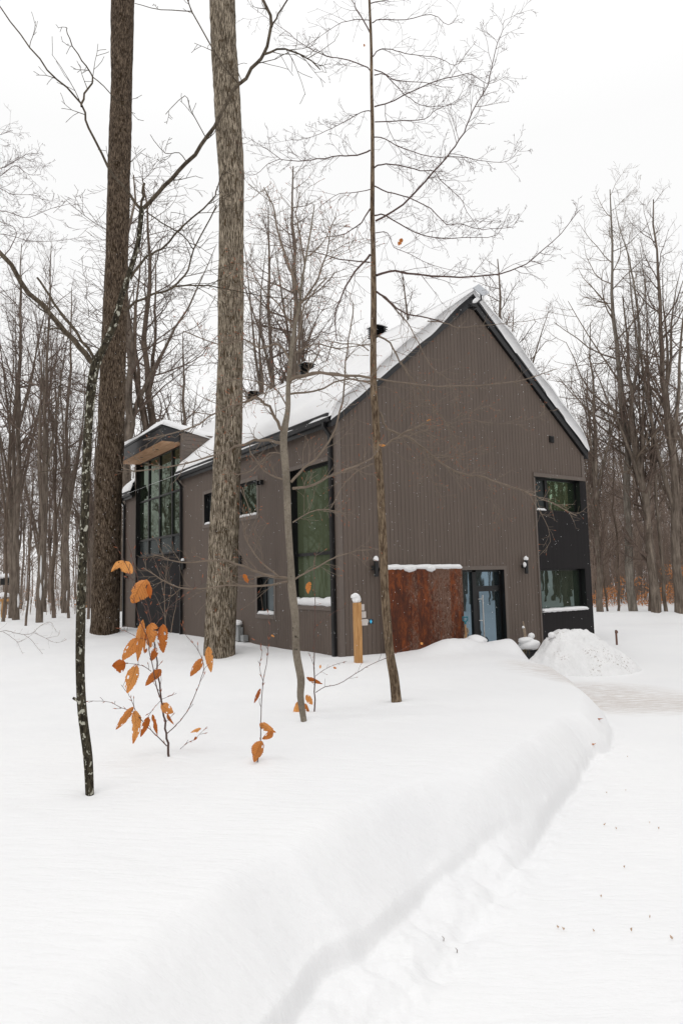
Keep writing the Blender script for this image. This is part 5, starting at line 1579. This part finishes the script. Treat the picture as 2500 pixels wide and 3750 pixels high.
sapling((390, 2432), 'bare fanning shrub in front of the black panel under the bay window', [
    ([(770, 2030), (800, 1850), (830, 1700), (860, 1520), (905, 1300)], 14, 4, .2, 8, .3),
    ([(690, 2030), (685, 1750), (680, 1400), (700, 1200), (740, 950), (760, 860)], 14, 3, -.2, 10, .3),
    ([(685, 1850), (740, 1600), (770, 1400), (720, 1200)], 9, 3, .3, 6, .3),
    ([(680, 1800), (600, 1600), (520, 1450)], 8, 3, .2, 6, .3),
    ([(670, 1500), (620, 1250), (560, 1050), (480, 850)], 8, 3, .3, 7, .3),
    ([(760, 860), (700, 800), (640, 760)], 4, 2, .1, 4, .2),
    ([(860, 1490), (780, 1340), (740, 1200), (700, 1050)], 6, 2, .1, 7, .3)], [], 25, ox=430, oy=1800, K=.2551, yfix=None, name='bare_shrub', mat=TWIG_GREY)
# branch reaching in low from the left
sapling((-140, 2400), 'bare branching twig reaching low across the snow from the left edge', [
    ([(-300, 1100), (-150, 980), (0, 915), (110, 908), (220, 940), (320, 952), (430, 930), (490, 865), (560, 820), (640, 795), (690, 850), (722, 920)], 9, 2, -.3, 9, .22),
    ([(45, 920), (120, 965), (190, 1020), (225, 1045), (260, 1045), (330, 1010), (430, 940)], 6, 2, -.2, 7, .2),
    ([(310, 955), (400, 1020), (480, 1120), (560, 1215), (600, 1238), (645, 1225)], 5, 2, .1, 4, .15),
    ([(440, 932), (520, 970), (590, 1003), (660, 1042), (740, 1055), (800, 1040), (850, 1015)], 5, 2, .2, 4, .2),
    ([(590, 1003), (670, 985), (745, 970), (760, 935)], 4, 1.5, .1, 3, .15),
    ([(225, 1045), (260, 1130), (305, 1215), (340, 1238)], 3, 1.5, .1, 2, .1)], [], 26, ox=0, oy=2050, K=.287, name='bare_sapling', mat=TWIG)
# stray leaves caught in the branches
random.seed(9)
def caught(root, y, bx, by, tx, ty, w_, mat=LEAF, seed=1):
    leaf(root, bx, by, tx, ty, w_, y, mat, 0, 0, 1.0, seed=seed)
caught(rM, gM.y - .05, 1472, 872, 1458, 900, 19, seed=8)
caught(rM, gM.y - .05, 1411, 1632, 1372, 1630, 10, seed=4)
caught(rM, gM.y - .3, 1576, 1537, 1560, 1541, 6, seed=5)
caught(rG, gG.y - .05, 893, 2102, 908, 2136, 18, seed=6)
caught(rM, gM.y, 1332, 160, 1334, 172, 7, LEAF_RED, seed=7)

# fallen leaves and chips on the drive and the bank
LITTER = mat_simple('pale_litter', (.55, .40, .29), .8)
def litter(px, py, L, ang, mat, label, group, seed):
    g = on_ground(px, py)
    r_ = random.Random(seed); m_ = MB()
    n = 9
    ring = []
    for i in range(n):
        a = 6.283 * i / n; rr_ = r_.uniform(.7, 1.1)
        x = math.cos(a) * L * rr_ * .5; y = math.sin(a) * L * .26 * rr_
        ring.append((x * math.cos(ang) - y * math.sin(ang), x * math.sin(ang) + y * math.cos(ang), .012 + r_.uniform(0, .012)))
    i0 = len(m_.v); m_.v += [(0, 0, .006)] + ring
    for i in range(n): m_.f.append((0, 1 + i, 1 + (i + 1) % n))
    o = m_.build('fallen_leaf', mat, None, loc=(g.x, g.y, g.z)); tag(o, label, 'leaf', group)
litter(2192, 2638, .14, .1, LEAF_RED, 'brown leaf lying on the packed snow right beside the curve of the bank', None, 1)
litter(2172, 2735, .05, .4, LEAF_RED, 'small brown leaf scrap low on the side of the snow bank', None, 2)
for i, (px, py) in enumerate(((2296, 2775), (2220, 2910), (2290, 2901), (2212, 3028), (2255, 3041), (2378, 3020), (2410, 3042), (2285, 3183), (2200, 3296), (2042, 3411), (2062, 3413), (2173, 3418), (2378, 3370), (2460, 3453), (2310, 3419))):
    litter(px, py, random.uniform(.010, .024), random.uniform(0, 3), LITTER, 'tiny brown leaf scrap scattered on the packed snow drive', 'leaf scraps on the drive', 10 + i)
for (px, py, lab) in ((1622, 3450, 'small dark curved twig stuck in the foot of the bank, upper of two'), (1671, 3497, 'small dark twig stuck in the foot of the bank, lower of two')):
    g = on_ground(px, py); t_ = MB(); t_.tube([(0, 0, -.01), (.004, 0, .012), (-.005, 0, .022)], [.002, .002, .001], 5)
    tag(t_.build('twig', TWIG, None, loc=(g.x, g.y, g.z)), lab, 'twig')

# falling snow
def flakes():
    random.seed(77); o = MB()
    for i in range(1500):
        y = random.uniform(3.5, 17); px = random.uniform(350, 2200); py = random.uniform(900, 2450)
        c = at(px, py, y); r_ = random.uniform(.0016, .0046) * (y / 12) ** .8
        a = [c + Vector(v) * r_ for v in ((1, 0, 0), (0, 1, 0), (-1, 0, 0), (0, -1, 0), (0, 0, 1.5), (0, 0, -1.5))]
        i0 = len(o.v); o.v += [tuple(p) for p in a]
        for k_ in range(4):
            o.f.append((i0 + k_, i0 + (k_ + 1) % 4, i0 + 4)); o.f.append((i0 + (k_ + 1) % 4, i0 + k_, i0 + 5))
    tag(o.build('falling_snow', SNOW, None), 'fine snowflakes drifting in front of the dark walls', 'snowfall', kind='stuff')
flakes()
